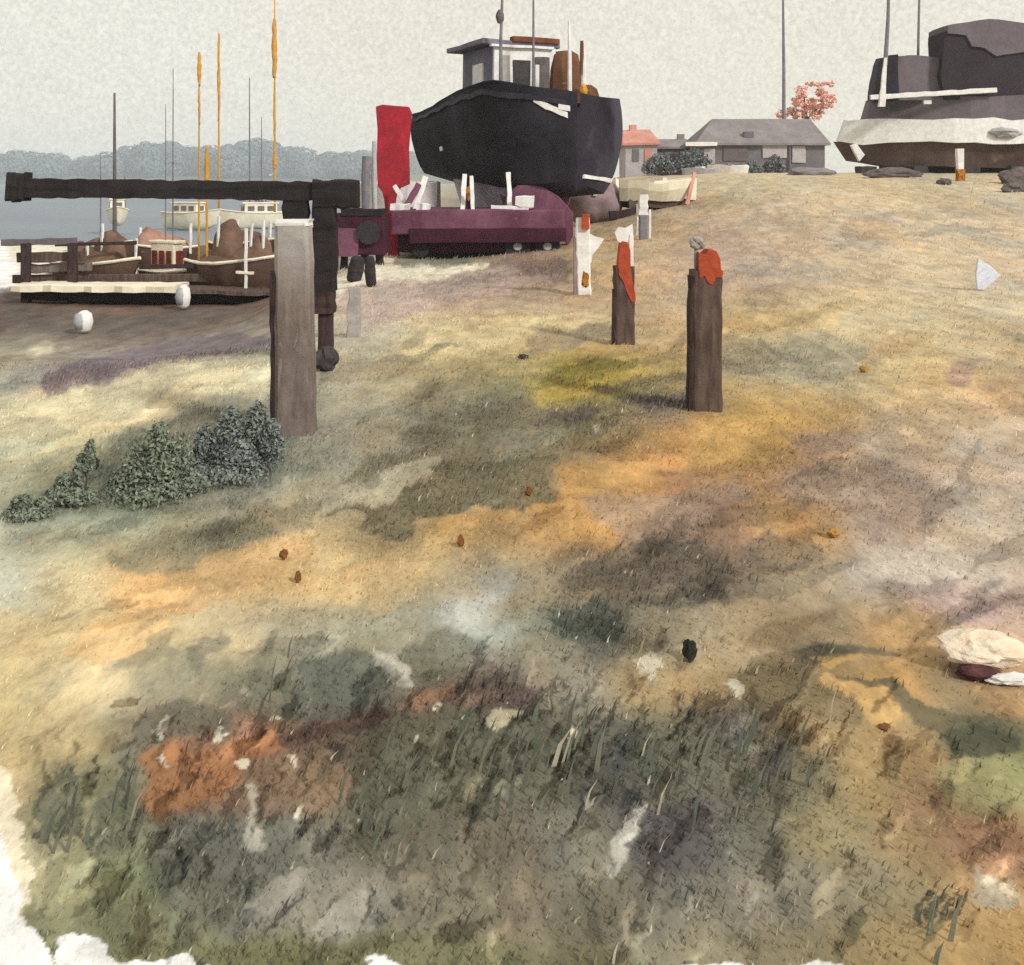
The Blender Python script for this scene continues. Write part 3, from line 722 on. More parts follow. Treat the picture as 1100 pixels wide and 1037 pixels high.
# ---------------------------------------------------------------- landing stage at the mud edge
Ds = 21.4
g = on_ground((160 - CX) / F * Ds, Ds)
def pl(px, py, dy=0.0): return P(px, py, Ds + dy) - g
ks = Ds / F
t = thing('landing_stage', g, 'low timber landing stage with cream edge board and black baulk along the mud', 'landing stage')
build('baulk', timber(B(), pl(26, 317), pl(300, 321), 11 * ks, .3, n=24, jit=.16, seed=31, up=(0, 1, 0)), 'tar', t, wob=.02, wscale=2)
build('edge_board', timber(B(), pl(22, 308), pl(196, 309), 8 * ks, .9, n=16, jit=.15, seed=32), 'cream', t, wob=.012, wscale=3)
build('edge_board', timber(B(), pl(198, 311), pl(300, 314), 5 * ks, .8, n=10, jit=.2, seed=33), 'brown_timber', t, wob=.012, wscale=3)
for i, (x0, x1, y, h, m) in enumerate(((2, 82, 260, 7, 'mast_dark'), (19, 92, 276, 11, 'brown_timber'), (32, 98, 288, 10, 'grey_timber'), (14, 300, 299, 9, 'brown_timber'), (150, 300, 286, 5, 'dark_timber'), (60, 146, 262, 4, 'dark_timber'))):
    build('rail', timber(B(), pl(x0, y + 1, .5 + .1 * i), pl(x1, y - 1, .5 + .1 * i), h * ks, .1, n=8, jit=.14, seed=34 + i), m, t, wob=.012)
for i, px in enumerate((28, 78, 150, 225, 290)):
    build('pile', timber(B(), pl(px, 334, .12), pl(px, 322 if px > 100 else 262, .42), 9 * ks, .14, n=6, jit=.12, seed=40 + i), 'dark_timber', t, wob=.01)

g = ground_at(264, 324); k = g.y / F
t = thing('mooring_pole', g, 'slim white mooring pole with a crossbar before the boat with the rolled sail', 'pole')
build('pole', timber(B(), (0, 0, -.1), (.5 * k, 0, 78 * k), 3.2 * k, 3 * k, n=8, jit=.2, seed=95), 'white_paint', t, wob=.006)
build('crossbar', timber(B(), (-10 * k, -.03, 31 * k), (9 * k, -.03, 30 * k), 3 * k, 2.4 * k, n=5, jit=.2, seed=96), 'cream', t)
def buoy(px, y0, y1, w, label, m2):
    g = ground_at(px, y1); k = g.y / F
    h = (y1 - y0) * k; r = w * k / 2
    t = thing('mooring_buoy', g, label, 'buoy')
    bm = tube(B(), [(0, 0, .0), (0, 0, h * .15), (0, 0, h * .5), (.0, 0, h * .85), (0, 0, h)], [r * .35, r * .8, r, r * .8, r * .3], 12)
    build('body', bm, 'white_paint', t, smooth=True, wob=.02)
    bm = tube(B(), [(-r * .25, -r * .35, h * .2), (-r * .25, -r * .35, h * .55), (-r * .25, -r * .35, h * .9)], [r * .6, r * .8, r * .5], 10)
    build('side_patch', bm, m2, t, smooth=True, wob=.015)
buoy(197, 308, 334, 15, 'white mooring buoy against the black baulk of the landing stage', 'buoy_grey')
buoy(90, 335, 359, 19, 'grey and white mooring buoy lying on the mud below the landing stage', 'buoy_grey')

# ---------------------------------------------------------------- moored boats
def hull_bm(L, Bm, dep, sheer=.25, n=14, bow_rake=.25, fl=.75, bowfine=1.0):
    """open-topped double-skinned hull along +x (bow), keel at z=0"""
    rings = []
    for i in range(n + 1):
        s = i / n
        x = (s - .5) * L
        hb = Bm / 2 * (min(1, (1 - s) / .45) ** (.62 * bowfine) if s > .55 else .82 + .18 * math.sin(math.pi * min(1, s / .55) * .5)) + .015
        top = dep * (1 + sheer * ((s - .4) / .6) ** 2 * (1 if s > .4 else .5))
        kz = dep * .12 * max(0, (s - .7) / .3) ** 2 * 3
        xr = x + (bow_rake * L * .12 if False else 0)
        ring = []
        m = 7
        for j in range(-m, m + 1):
            a = j / m
            yy = hb * math.copysign(abs(a) ** .75, a) if a else 0
            zz = kz + (top - kz) * abs(a) ** 2.4
            ring.append(Vector((xr + bow_rake * (zz / dep) * max(0, (s - .6) / .4), yy, zz)))
        # deck line back across
        ring.append(Vector((ring[-1].x, hb * .86, top - .02))); 
        ring.append(Vector((ring[0].x, -hb * .86, top - .02)))
        rings.append(ring)
    return loft(B(), rings)

def moored_boat(label, px0, px1, ywl, ytop, D, mast=(), hull='brown_hull', cover='brown_cover', yaw=None, cover_h=.45, cabin=None, group='boats moored on the mud and water', humps=(), uprights=()):
    k = D / F
    pxc = (px0 + px1) / 2
    base = P(pxc, ywl, D)
    W = (px1 - px0) * k
    yaw = yaw if yaw is not None else R(-62)
    t = thing('moored_boat', base, label, 'boat', group, rz=yaw)
    cs_, sn_ = abs(math.cos(yaw)), abs(math.sin(yaw))
    Bm = W * .62 if sn_ > .5 else W * .3
    L = max(Bm * 1.6, (W - Bm * sn_) / max(cs_, .2))
    dep = (ywl - ytop) * k
    ho = build('hull', hull_bm(L, Bm, dep), hull, t, smooth=True, wob=.03, wscale=1.5)
    ho.modifiers.new('edge', 'EDGE_SPLIT').split_angle = R(40)
    for sd_ in (-1, 1):
        gp = []
        for i in range(15):
            s_ = i / 14
            hb_ = Bm / 2 * (min(1, (1 - s_) / .45) ** .62 if s_ > .55 else .82 + .18 * math.sin(math.pi * min(1, s_ / .55) * .5)) + .015
            tp_ = dep * (1 + .25 * ((s_ - .4) / .6) ** 2 * (1 if s_ > .4 else .5))
            gp.append(Vector(((s_ - .5) * L + .25 * (tp_ / dep) * max(0, (s_ - .6) / .4), sd_ * (hb_ + .01), tp_ + .01)))
        build('gunwale', tube(B(), gp, .035, 6), 'cream', t, wob=.012, wscale=5)
    if cover:
        rings = []
        for i in range(15):
            s = i / 14
            x = (-.42 + .74 * s) * L
            hb = Bm * .46 * (1 if s < .6 else 1 - .55 * ((s - .6) / .4) ** 1.5)
            zz = cover_h * (math.sin(math.pi * (.12 + .76 * s)) ** .45)
            rings.append([Vector((x, hb * math.cos(a), dep * (.98 + .12 * s) + max(0, zz * (1 - abs(math.cos(a)) ** 1.25)))) for a in [math.pi * q / 12 for q in range(13)]])
        co_ = build('canvas_cover', loft(B(), rings), cover, t, smooth=True, wob=.07, wscale=2)
        co_.modifiers.new('edge', 'EDGE_SPLIT').split_angle = R(45)
    for (ux_, uy0, uy1) in uprights:
        inv = Matrix.Rotation(-yaw, 3, 'Z'); a_, b_ = P(ux_, uy0, D) - base, P(ux_, uy1, D) - base
        a_ = inv @ Vector((a_.x + .02, -.15, a_.z)); b_ = inv @ Vector((b_.x, -.15, b_.z))
        build('stanchion', timber(B(), b_, a_, 2.6 * k, 2.4 * k, n=6, jit=.25, seed=int(ux_)), 'white_paint', t, wob=.012, wscale=5)
    for (hx, hy, hw_) in humps:
        inv = Matrix.Rotation(-yaw, 3, 'Z'); tp = P(hx, hy, D) - base
        rr_ = []
        for q, ww in ((0, 1.35), (.45, 1.25), (.78, 1.05), (1.0, .62)):
            zz = dep * .8 + (tp.z - dep * .8) * q
            cc_ = inv @ Vector((tp.x, 0, zz))
            sq = lambda v: math.copysign(abs(v) ** .45, v)
            rr_.append([cc_ + Vector((ww * hw_ * k * .62 * sq(math.cos(a)) - .1 * q, ww * hw_ * k * .5 * sq(math.sin(a)), .10 * math.cos(a) * q)) for a in [2 * math.pi * e / 16 for e in range(16)]])
        ch_ = build('canvas_hood', loft(B(), rr_), cover or 'brown_cover', t, smooth=True, wob=.10, wscale=2.5)
        ch_.modifiers.new('edge', 'EDGE_SPLIT').split_angle = R(35)
    if cabin:
        ch, cm, wm_ = cabin
        bm = B(); box(bm, (-L * .05, 0, dep + ch / 2), (L * .5, Bm * .66, ch), cuts=2)
        c = build('cabin', bm, cm, t, bevel=.03, wob=.02)
        for i in range(3):
            bm = B(); box(bm, (-L * .2 + i * L * .15, -Bm * .33 - .012, dep + ch * .5), (L * .10, .03, ch * .5)); build('window', bm, wm_, c, bevel=.006)
            bm = B(); box(bm, (-L * .2 + i * L * .15, Bm * .33 + .012, dep + ch * .5), (L * .10, .03, ch * .5)); build('window', bm, wm_, c, bevel=.006)
        bm = B(); box(bm, (L * .2 + .012, 0, dep + ch * .5), (.03, Bm * .42, ch * .5)); build('window', bm, wm_, c, bevel=.006)
        bm = B(); box(bm, (-L * .05, 0, dep + ch + .03), (L * .56, Bm * .74, .07)); build('roof', bm, cm, c, bevel=.02)
    for (mx, my, wpx, mm, sail) in mast:
        top = P(mx, my, D) - base
        z0 = dep * .9
        inv = Matrix.Rotation(-yaw, 3, 'Z')
        p1 = inv @ Vector((top.x, 0, top.z)); p0 = inv @ Vector((top.x + random.uniform(-.5, .5) * k, 0, z0))
        r = wpx * k / 2
        pts_ = [p0.lerp(p1, q / 6) for q in range(7)]
        ms = build('mast', tube(B(), pts_, [r * (1 - .09 * q) for q in range(7)], 8), mm, t, smooth=True)
        if sail:
            for (sy0, sy1, sw) in sail:
                a = inv @ (P(mx, sy0, D) - base); b_ = inv @ (P(mx + 1, sy1, D) - base)
                a = Vector((p1.x, p1.y, a.z)); b_ = Vector((p1.x, p1.y, b_.z))
                nn = 22; so_ = random.uniform(0, 50)
                pp = [b_.lerp(a, q / nn) + Vector((.9 * k * mnoise.noise(Vector((q * .4, so_, 0))), 0, 0)) for q in range(nn + 1)]
                rr = [max(.35, sw * (.8 + .3 * mnoise.noise(Vector((q * .35, so_, 9)))) * (.4 + .6 * math.sin(math.pi * (.1 + .85 * q / nn)))) * k / 2 for q in range(nn + 1)]
                build('furled_sail', tube(B(), pp, rr, 9), 'sail_orange', ms, smooth=True, wob=.4 * k, wscale=9)
    return t

moored_boat('brown boat under a brown canvas hood with one thick dark mast, leftmost on the mud', 58, 154, 318, 284, 23.0,
            [(123, 100, 5, 'mast_dark', None), (108, 165, 2, 'grey_metal', None)], cover_h=.30, yaw=R(-32), humps=((86, 264, 18), (121, 250, 20)), uprights=((112, 240, 290), (96, 262, 292), (148, 256, 300)))
moored_boat('small white cabin boat with rust red windows between two brown boats', 146, 218, 314, 292, 23.2,
            [(178, 112, 1.5, 'grey_metal', None), (186, 74, 1.8, 'grey_metal', None)], hull='brown_hull', cover=None, cabin=(.60, 'cream', 'rust_win'), yaw=R(-28))
moored_boat('brown boat with a high canvas hood and a rolled orange sail, beside the grey post', 202, 306, 320, 282, 22.4,
            [(214, 56, 2.5, 'sail_orange', [(56, 92, 5.5), (92, 134, 3.2)]), (222, 158, 3, 'sail_orange', [(157, 205, 6.5)])], cover_h=.32, yaw=R(-36), humps=((247, 240, 22), (280, 258, 18)), uprights=((236, 232, 288), (284, 236, 292), (271, 240, 290)))
moored_boat('reddish hooded boat behind the leftmost brown boat', 88, 152, 289, 264, 30.0, [], cover_h=.30, cover='brown_cover', yaw=R(-40), humps=((105, 258, 22),))
moored_boat('pinkish brown hooded boat behind the small cabin boat', 148, 208, 287, 266, 31.0, [], cover_h=.3, cover='mauve_brown', yaw=R(-148), humps=((166, 249, 26),), uprights=((152, 244, 272), (206, 240, 272)))
moored_boat('brown hooded boat behind the boat with the rolled orange sail', 226, 300, 289, 262, 30.0, [], cover_h=.35, cover='brown_cover', yaw=R(-35), humps=((270, 252, 20),), uprights=((256, 236, 262), (291, 238, 264)))
moored_boat('white yacht with a slim yellow mast, afloat behind the small cabin boat', 170, 240, 247, 229, 56.0,
            [(235, 35, 2.6, 'sail_orange', [(36, 130, 4.0)])], hull='cream', cover=None, cabin=(.5, 'cream', 'wall_grey'), yaw=R(-25))
moored_boat('white yacht with a tall orange sail furled up its mast, afloat near the barrier post', 240, 312, 246, 229, 58.0,
            [(295, 0, 2.8, 'sail_orange', [(20, 84, 7), (84, 182, 3.4), (165, 182, 6)])], hull='cream', cover=None, cabin=(.5, 'cream', 'wall_grey'), yaw=R(-160))
moored_boat('far grey-masted boat afloat, seen just below the barrier arm', 252, 282, 240, 228, 66.0,
            [(268, 84, 2.2, 'grey_metal', None)], hull='pale_wall', cover=None, cabin=(.4, 'pale_wall', 'wall_grey'), yaw=R(-30))
moored_boat('farthest boat afloat with the shortest thin grey mast, below the barrier arm', 268, 294, 228, 219, 88.0,
            [(281, 126, 1.8, 'grey_metal', None)], hull='pale_wall', cover=None, cabin=(.4, 'pale_wall', 'wall_grey'), yaw=R(-20))
moored_boat('small pale dinghy afloat left of the thick dark mast', 108, 144, 243, 226, 52.0,
            [(134, 190, 2.0, 'mast_dark', None)], hull='cream', cover=None, cabin=(.5, 'cream', 'wall_grey'), yaw=R(-70))

# ---------------------------------------------------------------- the black fishing boat on its trolley
TH = R(64)
stem = P(620, 110, 24.5)
ax = Vector((math.cos(TH), -math.sin(TH), 0)); nx = Vector((math.sin(TH), math.cos(TH), 0))
L0, HB = 6.6, 1.86
org = Vector((stem.x, stem.y, 0)) - ax * L0         # stern on the centreline
gz = float(T(org.x + ax.x * 4, org.y + ax.y * 4))
boat = thing('fishing_boat', Vector((org.x, org.y, 0)), 'black bluff-bowed fishing boat with white wheelhouse, propped high on a maroon trolley', 'fishing boat', rz=-TH)
# local frame: x along the boat to the bow, y to the far (starboard when looking from the left) side
def half(s): return HB * (.84 + .16 * math.sin(math.pi / 2 * min(1, s / .6))) * (1 if s < .74 else max(0.02, 1 - ((s - .74) / .26) ** 2.5))
def sheer(s): return 3.40 + .44 * S((s - .02) / .8) - .16 * S((s - .82) / .18)
def keelz(s): return 1.64 - .34 * float(S(s / .8)) + .16 * max(0, (s - .85) / .15) ** 2
HEEL = math.tan(R(5.5))
def hull_ring(s, z0f, z1f, m=10, grow=0.0, top_in=.88):
    hb = half(s) + grow; top = float(sheer(s)); kz = float(keelz(s))
    pts_ = []
    for j in range(-m, m + 1):
        a = abs(j) / m
        q = z0f + (z1f - z0f) * a
        z = kz + (top - kz) * q
        y = hb * (q ** .17) * (1 - .12 * max(0.0, (q - .62) / .38) ** 1.5)
        flare = .10 * max(0, (s - .7) / .3) * (q - .4)
        y = math.copysign(y, j) * (1.17 if j > 0 else 1) if j else 0
        x = s * L0 + flare
        pts_.append(Vector((x, y, z - HEEL * y)))
    return pts_, hb, top
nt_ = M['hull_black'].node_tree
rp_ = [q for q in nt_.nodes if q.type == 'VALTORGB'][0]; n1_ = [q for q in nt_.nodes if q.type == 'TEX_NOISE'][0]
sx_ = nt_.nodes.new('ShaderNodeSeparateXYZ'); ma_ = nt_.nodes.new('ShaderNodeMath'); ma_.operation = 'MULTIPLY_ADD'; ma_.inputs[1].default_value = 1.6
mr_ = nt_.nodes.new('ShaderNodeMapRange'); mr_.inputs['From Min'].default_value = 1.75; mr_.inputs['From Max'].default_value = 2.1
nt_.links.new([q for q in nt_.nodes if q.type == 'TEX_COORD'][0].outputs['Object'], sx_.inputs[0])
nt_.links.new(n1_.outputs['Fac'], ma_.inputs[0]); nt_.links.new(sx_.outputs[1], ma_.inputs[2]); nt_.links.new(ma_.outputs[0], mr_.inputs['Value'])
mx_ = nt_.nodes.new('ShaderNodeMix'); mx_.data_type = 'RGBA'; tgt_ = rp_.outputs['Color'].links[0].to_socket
nt_.links.new(mr_.outputs['Result'], mx_.inputs['Factor']); nt_.links.new(rp_.outputs['Color'], mx_.inputs[6]); mx_.inputs[7].default_value = alb((66, 64, 76))   # far, sunward side lightened to slate: sunlight put into the paint
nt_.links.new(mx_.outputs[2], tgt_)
rings = []
ss = [0, .04, .1, .18, .27, .36, .45, .54, .62, .7, .77, .83, .88, .92, .95, .975, .99, 1.0]
for s in ss:
    p_, hb, top = hull_ring(s, 0.0, 1.0)
    p_.append(Vector((p_[-1].x, hb * .94, top - .03 - HEEL * hb * .94)))
    p_.append(Vector((p_[-2].x, hb * .86, top - .35 - HEEL * hb * .86)))
    p_.append(Vector((p_[0].x, -hb * .86, top - .35 + HEEL * hb * .86)))
    p_.append(Vector((p_[0].x, -hb * .9, top - .03 + HEEL * hb * .9)))
    rings.append(p_)
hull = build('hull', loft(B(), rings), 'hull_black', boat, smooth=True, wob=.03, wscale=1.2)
md = hull.modifiers.new('edge', 'EDGE_SPLIT'); md.split_angle = R(40)
# rubbing strake and slate bow panel
def strip(s0, s1, q0, q1, side, n=14, grow=.03, dq=0.0):
    rr = []
    for i in range(n + 1):
        s = s0 + (s1 - s0) * i / n
        top = float(sheer(s)); kz = float(keelz(s))
        def pt(q, g, e=dq * i / n):
            q = q + e
            q = q + .012 * math.sin(s * 40 + q * 9)
            y = side * ((half(s) * (1.17 if side > 0 else 1)) * (q ** .17) * (1 - .12 * max(0.0, (q - .62) / .38) ** 1.5) + g)
            x = s * L0 + .10 * max(0, (s - .7) / .3) * (q - .4) + (g * .8 if s > .9 else 0)
            return Vector((x, y, kz + (top - kz) * q - HEEL * y))
        rr.append([pt(q0, -.02), pt(q0, grow), pt(q1, grow), pt(q1, -.02)])
    return loft(B(), rr)
build('rubbing_strake', strip(.02, .985, .86, .91, -1, 30, .05), 'hull_slate', boat)
build('white_bow_stripe', strip(.935, .988, .84, .90, -1, 10, .035, -.12), 'white_paint', boat, wob=.03, wscale=6)
build('boot_top_stripe', strip(.72, .985, .26, .30, 1, 8, .04, -.10), 'white_paint', boat, wob=.03, wscale=6)
build('hawse_mark', strip(.36, .39, .40, .44, -1, 2, .03), 'white_paint', boat)
build('hawse_mark', strip(.975, .99, .80, .86, -1, 2, .05), 'white_paint', boat)
# lower bottom: grey keel body and maroon forefoot
rr = []
for i in range(13):
    s = .10 + .76 * i / 12
    wv = .55 * math.sin(math.pi * (.16 + .70 * i / 12)) + .1
    zb = 1.02
    zt = float(keelz(s)) + .25
    rr.append([Vector((s * L0, -wv * .7, zb)), Vector((s * L0, -wv * 1.4, zt)), Vector((s * L0, wv * 1.4, zt)), Vector((s * L0, wv * .7, zb))])
build('keel', loft(B(), rr), 'hull_low', boat, wob=.03)
rr = []
for i in range(9):
    q = i / 8
    s = .62 + .26 * q
    wv = (.62 - .42 * q)
    zt = float(keelz(min(1, s))) + .12; zb = .98
    rr.append([Vector((s * L0 - .02, -wv * .9, zb)), Vector((s * L0 - .05, -wv - .1, zt)), Vector((s * L0 - .05, wv + .1, zt)), Vector((s * L0 - .02, wv * .9, zb))])
build('forefoot', loft(B(), rr), 'maroon', boat, wob=.03)
# wheelhouse: front looks along +x
WX0, WX1, WW = 2.05, 3.95, 1.62
WZ0, WZ1 = 3.15, 5.0
wl = Vector(((WX0 + WX1) / 2, 0, (WZ0 + WZ1) / 2))
wh = build('wheelhouse', box(B(), wl, (WX1 - WX0, WW, WZ1 - WZ0), cuts=3), 'lavender', boat, bevel=.03, wob=.02)
build('side_opening', box(B(), (wl.x + .05, -WW / 2 - .012, WZ1 - 1.02), (.62, .05, 1.25), cuts=1), 'white_paint', wh, wob=.02, wscale=4)
fr = build('front_frame', box(B(), (WX1 + .03, 0, wl.z + .02), (.09, WW + .06, WZ1 - WZ0 - .06), cuts=3), 'white_paint', wh, wob=.02)
for y, w_, z_, h_, mm in ((-.56, .26, 4.2, 1.1, 'grey_timber'), (-.10, .46, 4.1, 1.1, 'stone_dark'), (.46, .40, 4.16, 1.2, 'glass')):
    f2 = build('window', box(B(), (WX1 + .085, y, z_), (.05, w_, h_), cuts=1), mm, wh, wob=.02, wscale=5)
build('window_bar', box(B(), (WX1 + .12, .30, 4.05), (.03, .1, 1.0), cuts=1), 'white_paint', wh, wob=.015)
rf = build('roof', box(B(), (wl.x - .1, -.08, WZ1 + .06), (WX1 - WX0 + .35, WW + .5, .13), cuts=2), 'lavender', wh, bevel=.03, wob=.03)
build('roof_rail', box(B(), (WX1 + .05, .28, WZ1 + .16), (.2, 1.3, .12), cuts=2), 'rust_roof', wh, wob=.03)
build('roof_rail', box(B(), (WX1 + .11, -.1, WZ1 - .02), (.14, 1.7, .06), cuts=2), 'white_paint', wh, wob=.02)
# locker and gear on the starboard side of the wheelhouse
bm = B(); tube(bm, [(3.9, 1.12, 3.2), (3.9, 1.12, 3.9), (3.9, 1.12, 4.5), (3.9, 1.12, 4.86), (3.9, 1.12, 4.95)], [.5, .48, .44, .36, .2], 12)
build('fish_locker', bm, 'brown_box', boat, wob=.05)
bm = B(); lump(bm, (4.5, 1.25, 3.75), (.5, .5, .34), 2, .2, 1.5, 4); build('net_heap', bm, 'brown_box', boat)
def bl(px, py, D):     # a photo pixel at a given distance, in the boat's own frame
    v = P(px, py, D) - Vector((org.x, org.y, 0))
    return Vector((v.dot(ax), v.dot(nx), v.z))
D1 = 26.0; k1 = D1 / F
build('mast', tube(B(), [bl(538, 95, D1), bl(538, 40, D1), bl(540, -12, D1)], [2.4 * k1, 1.8 * k1, 1.4 * k1], 8), 'grey_metal', boat)
build('mast_block', lump(B(), bl(537, 18, D1), (.1, .1, .17), 2, .2), 'mast_dark', boat)
build('mast', tube(B(), [bl(573, 95, D1), bl(573, 50, D1), bl(573, -15, D1)], [1.6 * k1, 1.4 * k1, 1.0 * k1], 8), 'grey_metal', boat)
build('rail_post', tube(B(), [bl(612, 104, D1), bl(612, 60, D1), bl(611, 22, D1)], [2.6 * k1, 2.2 * k1, 1 * k1], 8), 'white_paint', boat)
build('rail_post', tube(B(), [bl(626, 108, D1), bl(627, 80, D1), bl(627, 47, D1)], [2.4 * k1, 2.6 * k1, 1.4 * k1], 8), 'white_paint', boat)
build('davit', tube(B(), [bl(624, 80, D1 - .06), bl(625, 60, D1 - .06), bl(625, 44, D1 - .06)], [1.5 * k1, 2.2 * k1, 1.8 * k1], 8), 'brown_box', boat)
bm = B(); lump(bm, bl(627, 98, D1 - .1), (.09, .09, .16), 2, .5, 2, 6); build('rope_coil', bm, 'sail_orange', boat)

# red rudder board
gr = on_ground((421 - CX) / F * 25.5, 25.5); kr = 25.5 / F
def prr(px, py): v = P(px, py, 25.5) - gr; return (v.x, v.z)
t = thing('rudder', gr, 'tall red rudder board standing upright by the stern of the black boat', 'rudder')
out = [(404, 115), (411, 113), (426, 114), (439, 115), (442, 122), (439, 160), (440, 186), (440, 198), (430, 202), (426, 210), (424, 226), (414, 226), (413, 214), (411, 206), (406, 200), (405, 170), (406, 140)]
bm = prism(B(), [prr(*q) for q in out], .16); build('blade', bm, 'red', t, bevel=.015, wob=.015)
build('stock', timber(B(), Vector((prr(420, 226)[0], 0, prr(420, 224)[1])), Vector((prr(423, 292)[0], 0, -.1)), 12 * kr, .14, n=8, jit=.12, seed=50), M['red'], t, wob=.015)

# trolley: maroon box beams, chocks, wheels, props
Dt = 24.3; kt = Dt / F
gt = on_ground((518 - CX) / F * Dt, Dt)
def pt_(px, py, dy=0.0): return P(px, py, Dt + dy) - gt
t = thing('boat_trolley', gt, 'low maroon boat trolley on black wheels carrying the black fishing boat', 'trolley')
c = (pt_(422, 236) + pt_(606, 236)) / 2
build('deck', box(B(), (c.x, .95, pt_(0, 238).z), ((606 - 422) * kt, 2.6, 26 * kt), cuts=4), 'maroon', t, bevel=.03, wob=.03)
build('chassis', box(B(), (c.x, 1.0, pt_(0, 261).z), ((600 - 430) * kt, 2.2, 20 * kt), cuts=4), 'maroon_dark', t, bevel=.03, wob=.04)
build('dark_sill', box(B(), (pt_(524, 0).x, -.37, pt_(0, 252).z), (165 * kt, .06, 15 * kt), cuts=5), 'maroon_dark', t, wob=.05, wscale=2)
build('end_plate', prism(B(), [((px - 518) * kt, pt_(0, py).z) for px, py in ((540, 228), (544, 210), (556, 199), (580, 198), (602, 212), (618, 230), (617, 256), (611, 266), (604, 250), (600, 236))], .6), 'maroon', t, bevel=.02, wob=.03).location = (0, .75, 0)
for px in (556, 588):
    for dy in (-.1, 1.9):
        wv = build('wheel', tube(B(), [pt_(px, 265, dy - .11), pt_(px, 265, dy + .11)], [14 * kt, 14 * kt], 20), 'tyre', t, bevel=.03)
        build('hub', tube(B(), [pt_(px, 265, dy - .15), pt_(px, 265, dy - .11)], [4 * kt, 5 * kt], 10), 'buoy_grey', wv)
for px in (452,):
    for dy in (-.1, 1.9):
        wv = build('wheel', tube(B(), [pt_(px, 268, dy - .09), pt_(px, 268, dy + .09)], [9 * kt, 9 * kt], 18), 'tyre', t, bevel=.02)
for (x0, y0, x1, y1, w_, mm, dy) in ((434, 226, 450, 198, 7, 'maroon', .1), (446, 226, 457, 190, 6, 'white_paint', .3), (497, 226, 499, 188, 5, 'white_paint', .15), (508, 226, 506, 190, 4, 'white_paint', .1),
                                     (503, 226, 502, 196, 5, 'maroon_dark', .2), (548, 224, 546, 186, 5, 'white_paint', .15), (440, 226, 424, 200, 5, 'white_paint', .5)):
    build('prop', timber(B(), pt_(x0, y0, dy), pt_(x1, y1, dy + .35), w_ * kt, .1, n=5, jit=.15, seed=x0), mm, t, wob=.012)
for (x0, x1, y, w_) in ((420, 440, 222, 8), (448, 462, 222, 7), (528, 568, 223, 4), (554, 574, 216, 12)):
    build('chock', timber(B(), pt_(x0, y, -.1), pt_(x1, y + 1, -.1), w_ * kt, .25, n=4, jit=.25, seed=x1), 'white_paint', t, wob=.02)
build('winch_stain', lump(B(), pt_(503, 208, .05), (.05, .05, .16), 2, .5), 'rust_stain', t)

g = on_ground((428 - CX) / F * 27, 27); k = 27 / F
t = thing('rowing_dinghy', g, 'white tender lying behind the maroon trolley and red rudder', 'dinghy', rz=R(-4))
rr = []
for i in range(13):
    s_ = i / 12; wv = math.sin(math.pi * (.14 + .78 * s_)) ** .6; x = (s_ - .5) * 88 * k; zt = P(0, 199, 27).z - g.z + .12 * abs(s_ - .4)
    rr.append([Vector((x * .94, -.3 * wv, .12)), Vector((x, -.75 * wv, zt * .6)), Vector((x, -.8 * wv, zt)), Vector((x, -.7 * wv, zt + .02)), Vector((x, .7 * wv, zt + .02)), Vector((x, .8 * wv, zt)), Vector((x, .75 * wv, zt * .6)), Vector((x * .94, .3 * wv, .12))])
build('hull', loft(B(), rr), 'white_paint', t, wob=.05)
build('canvas_lid', box(B(), (.1, 0, P(0, 199, 27).z - g.z + .05), (60 * k, 1.1, .1), cuts=2), 'cream', t, wob=.04)

# winch box left of the trolley
gw = on_ground((392 - CX) / F * 22.5, 22.5); kw = 22.5 / F
def pw(px, py, dy=0.0): return P(px, py, 22.5 + dy) - gw
t = thing('winch_house', gw, 'dark maroon winch box between the barrier post and the red rudder', 'winch')
build('body', box(B(), pw(388, 251, .4), (56 * kw, .9, 44 * kw), cuts=4), 'maroon_dark', t, bevel=.03, wob=.06)
build('panel', box(B(), pw(374, 260, -.07), (22 * kw, .05, 30 * kw), cuts=2), 'maroon', t, wob=.03)
build('lid', box(B(), pw(392, 228, .4), (44 * kw, .96, 7 * kw), cuts=2), 'tar', t, wob=.03)
build('winch_drum', tube(B(), [pw(396, 250, -.15), pw(396, 250, .1)], [13 * kw, 13 * kw], 14), 'tyre', t, wob=.03)
for px in (370, 392, 408):
    build('leg', timber(B(), pw(px, 270, .2), pw(px, 290, .2), 8 * kw, .14, n=3, jit=.2, seed=px), 'tar', t, wob=.01)
build('chimney_pipe', tube(B(), [pw(393, 228, .5), pw(393, 190, .5), pw(394, 168, .5)], [4 * kw, 5.5 * kw, 5 * kw], 10), 'grey_metal', t, wob=.02)
build('chimney_pipe', tube(B(), [pw(403, 228, .6), pw(402, 190, .6), pw(402, 152, .6)], [2.5 * kw, 3 * kw, 2.5 * kw], 10), 'pale_wall', t, wob=.02)

# ---------------------------------------------------------------- mauve canvas heap and upturned dinghy right of the boat
g = ground_at(640, 240, 10); k = g.y / F
t = thing('tarpaulin_heap', g, 'mauve tarpaulin heaped over gear below the bow of the black boat', 'tarpaulin')
bm = lump(B(), (0, .5, 24 * k), (32 * k, .7, 30 * k), 4, .14, 1.1, 3)
build('canvas', bm, 'mauve', t, smooth=True)
build('white_tie', box(B(), (-1 * k, -.22, 36 * k), (4 * k, .05, 12 * k), cuts=1), 'white_paint', t, wob=.02)
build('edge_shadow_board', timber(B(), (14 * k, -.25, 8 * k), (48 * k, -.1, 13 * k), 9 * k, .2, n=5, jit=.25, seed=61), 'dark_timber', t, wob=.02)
g = ground_at(704, 224, 10); k = g.y / F
t = thing('rowing_dinghy', g, 'cream rowing dinghy lying on the sand with dark wet keel side', 'dinghy', rz=R(8))
rr = []
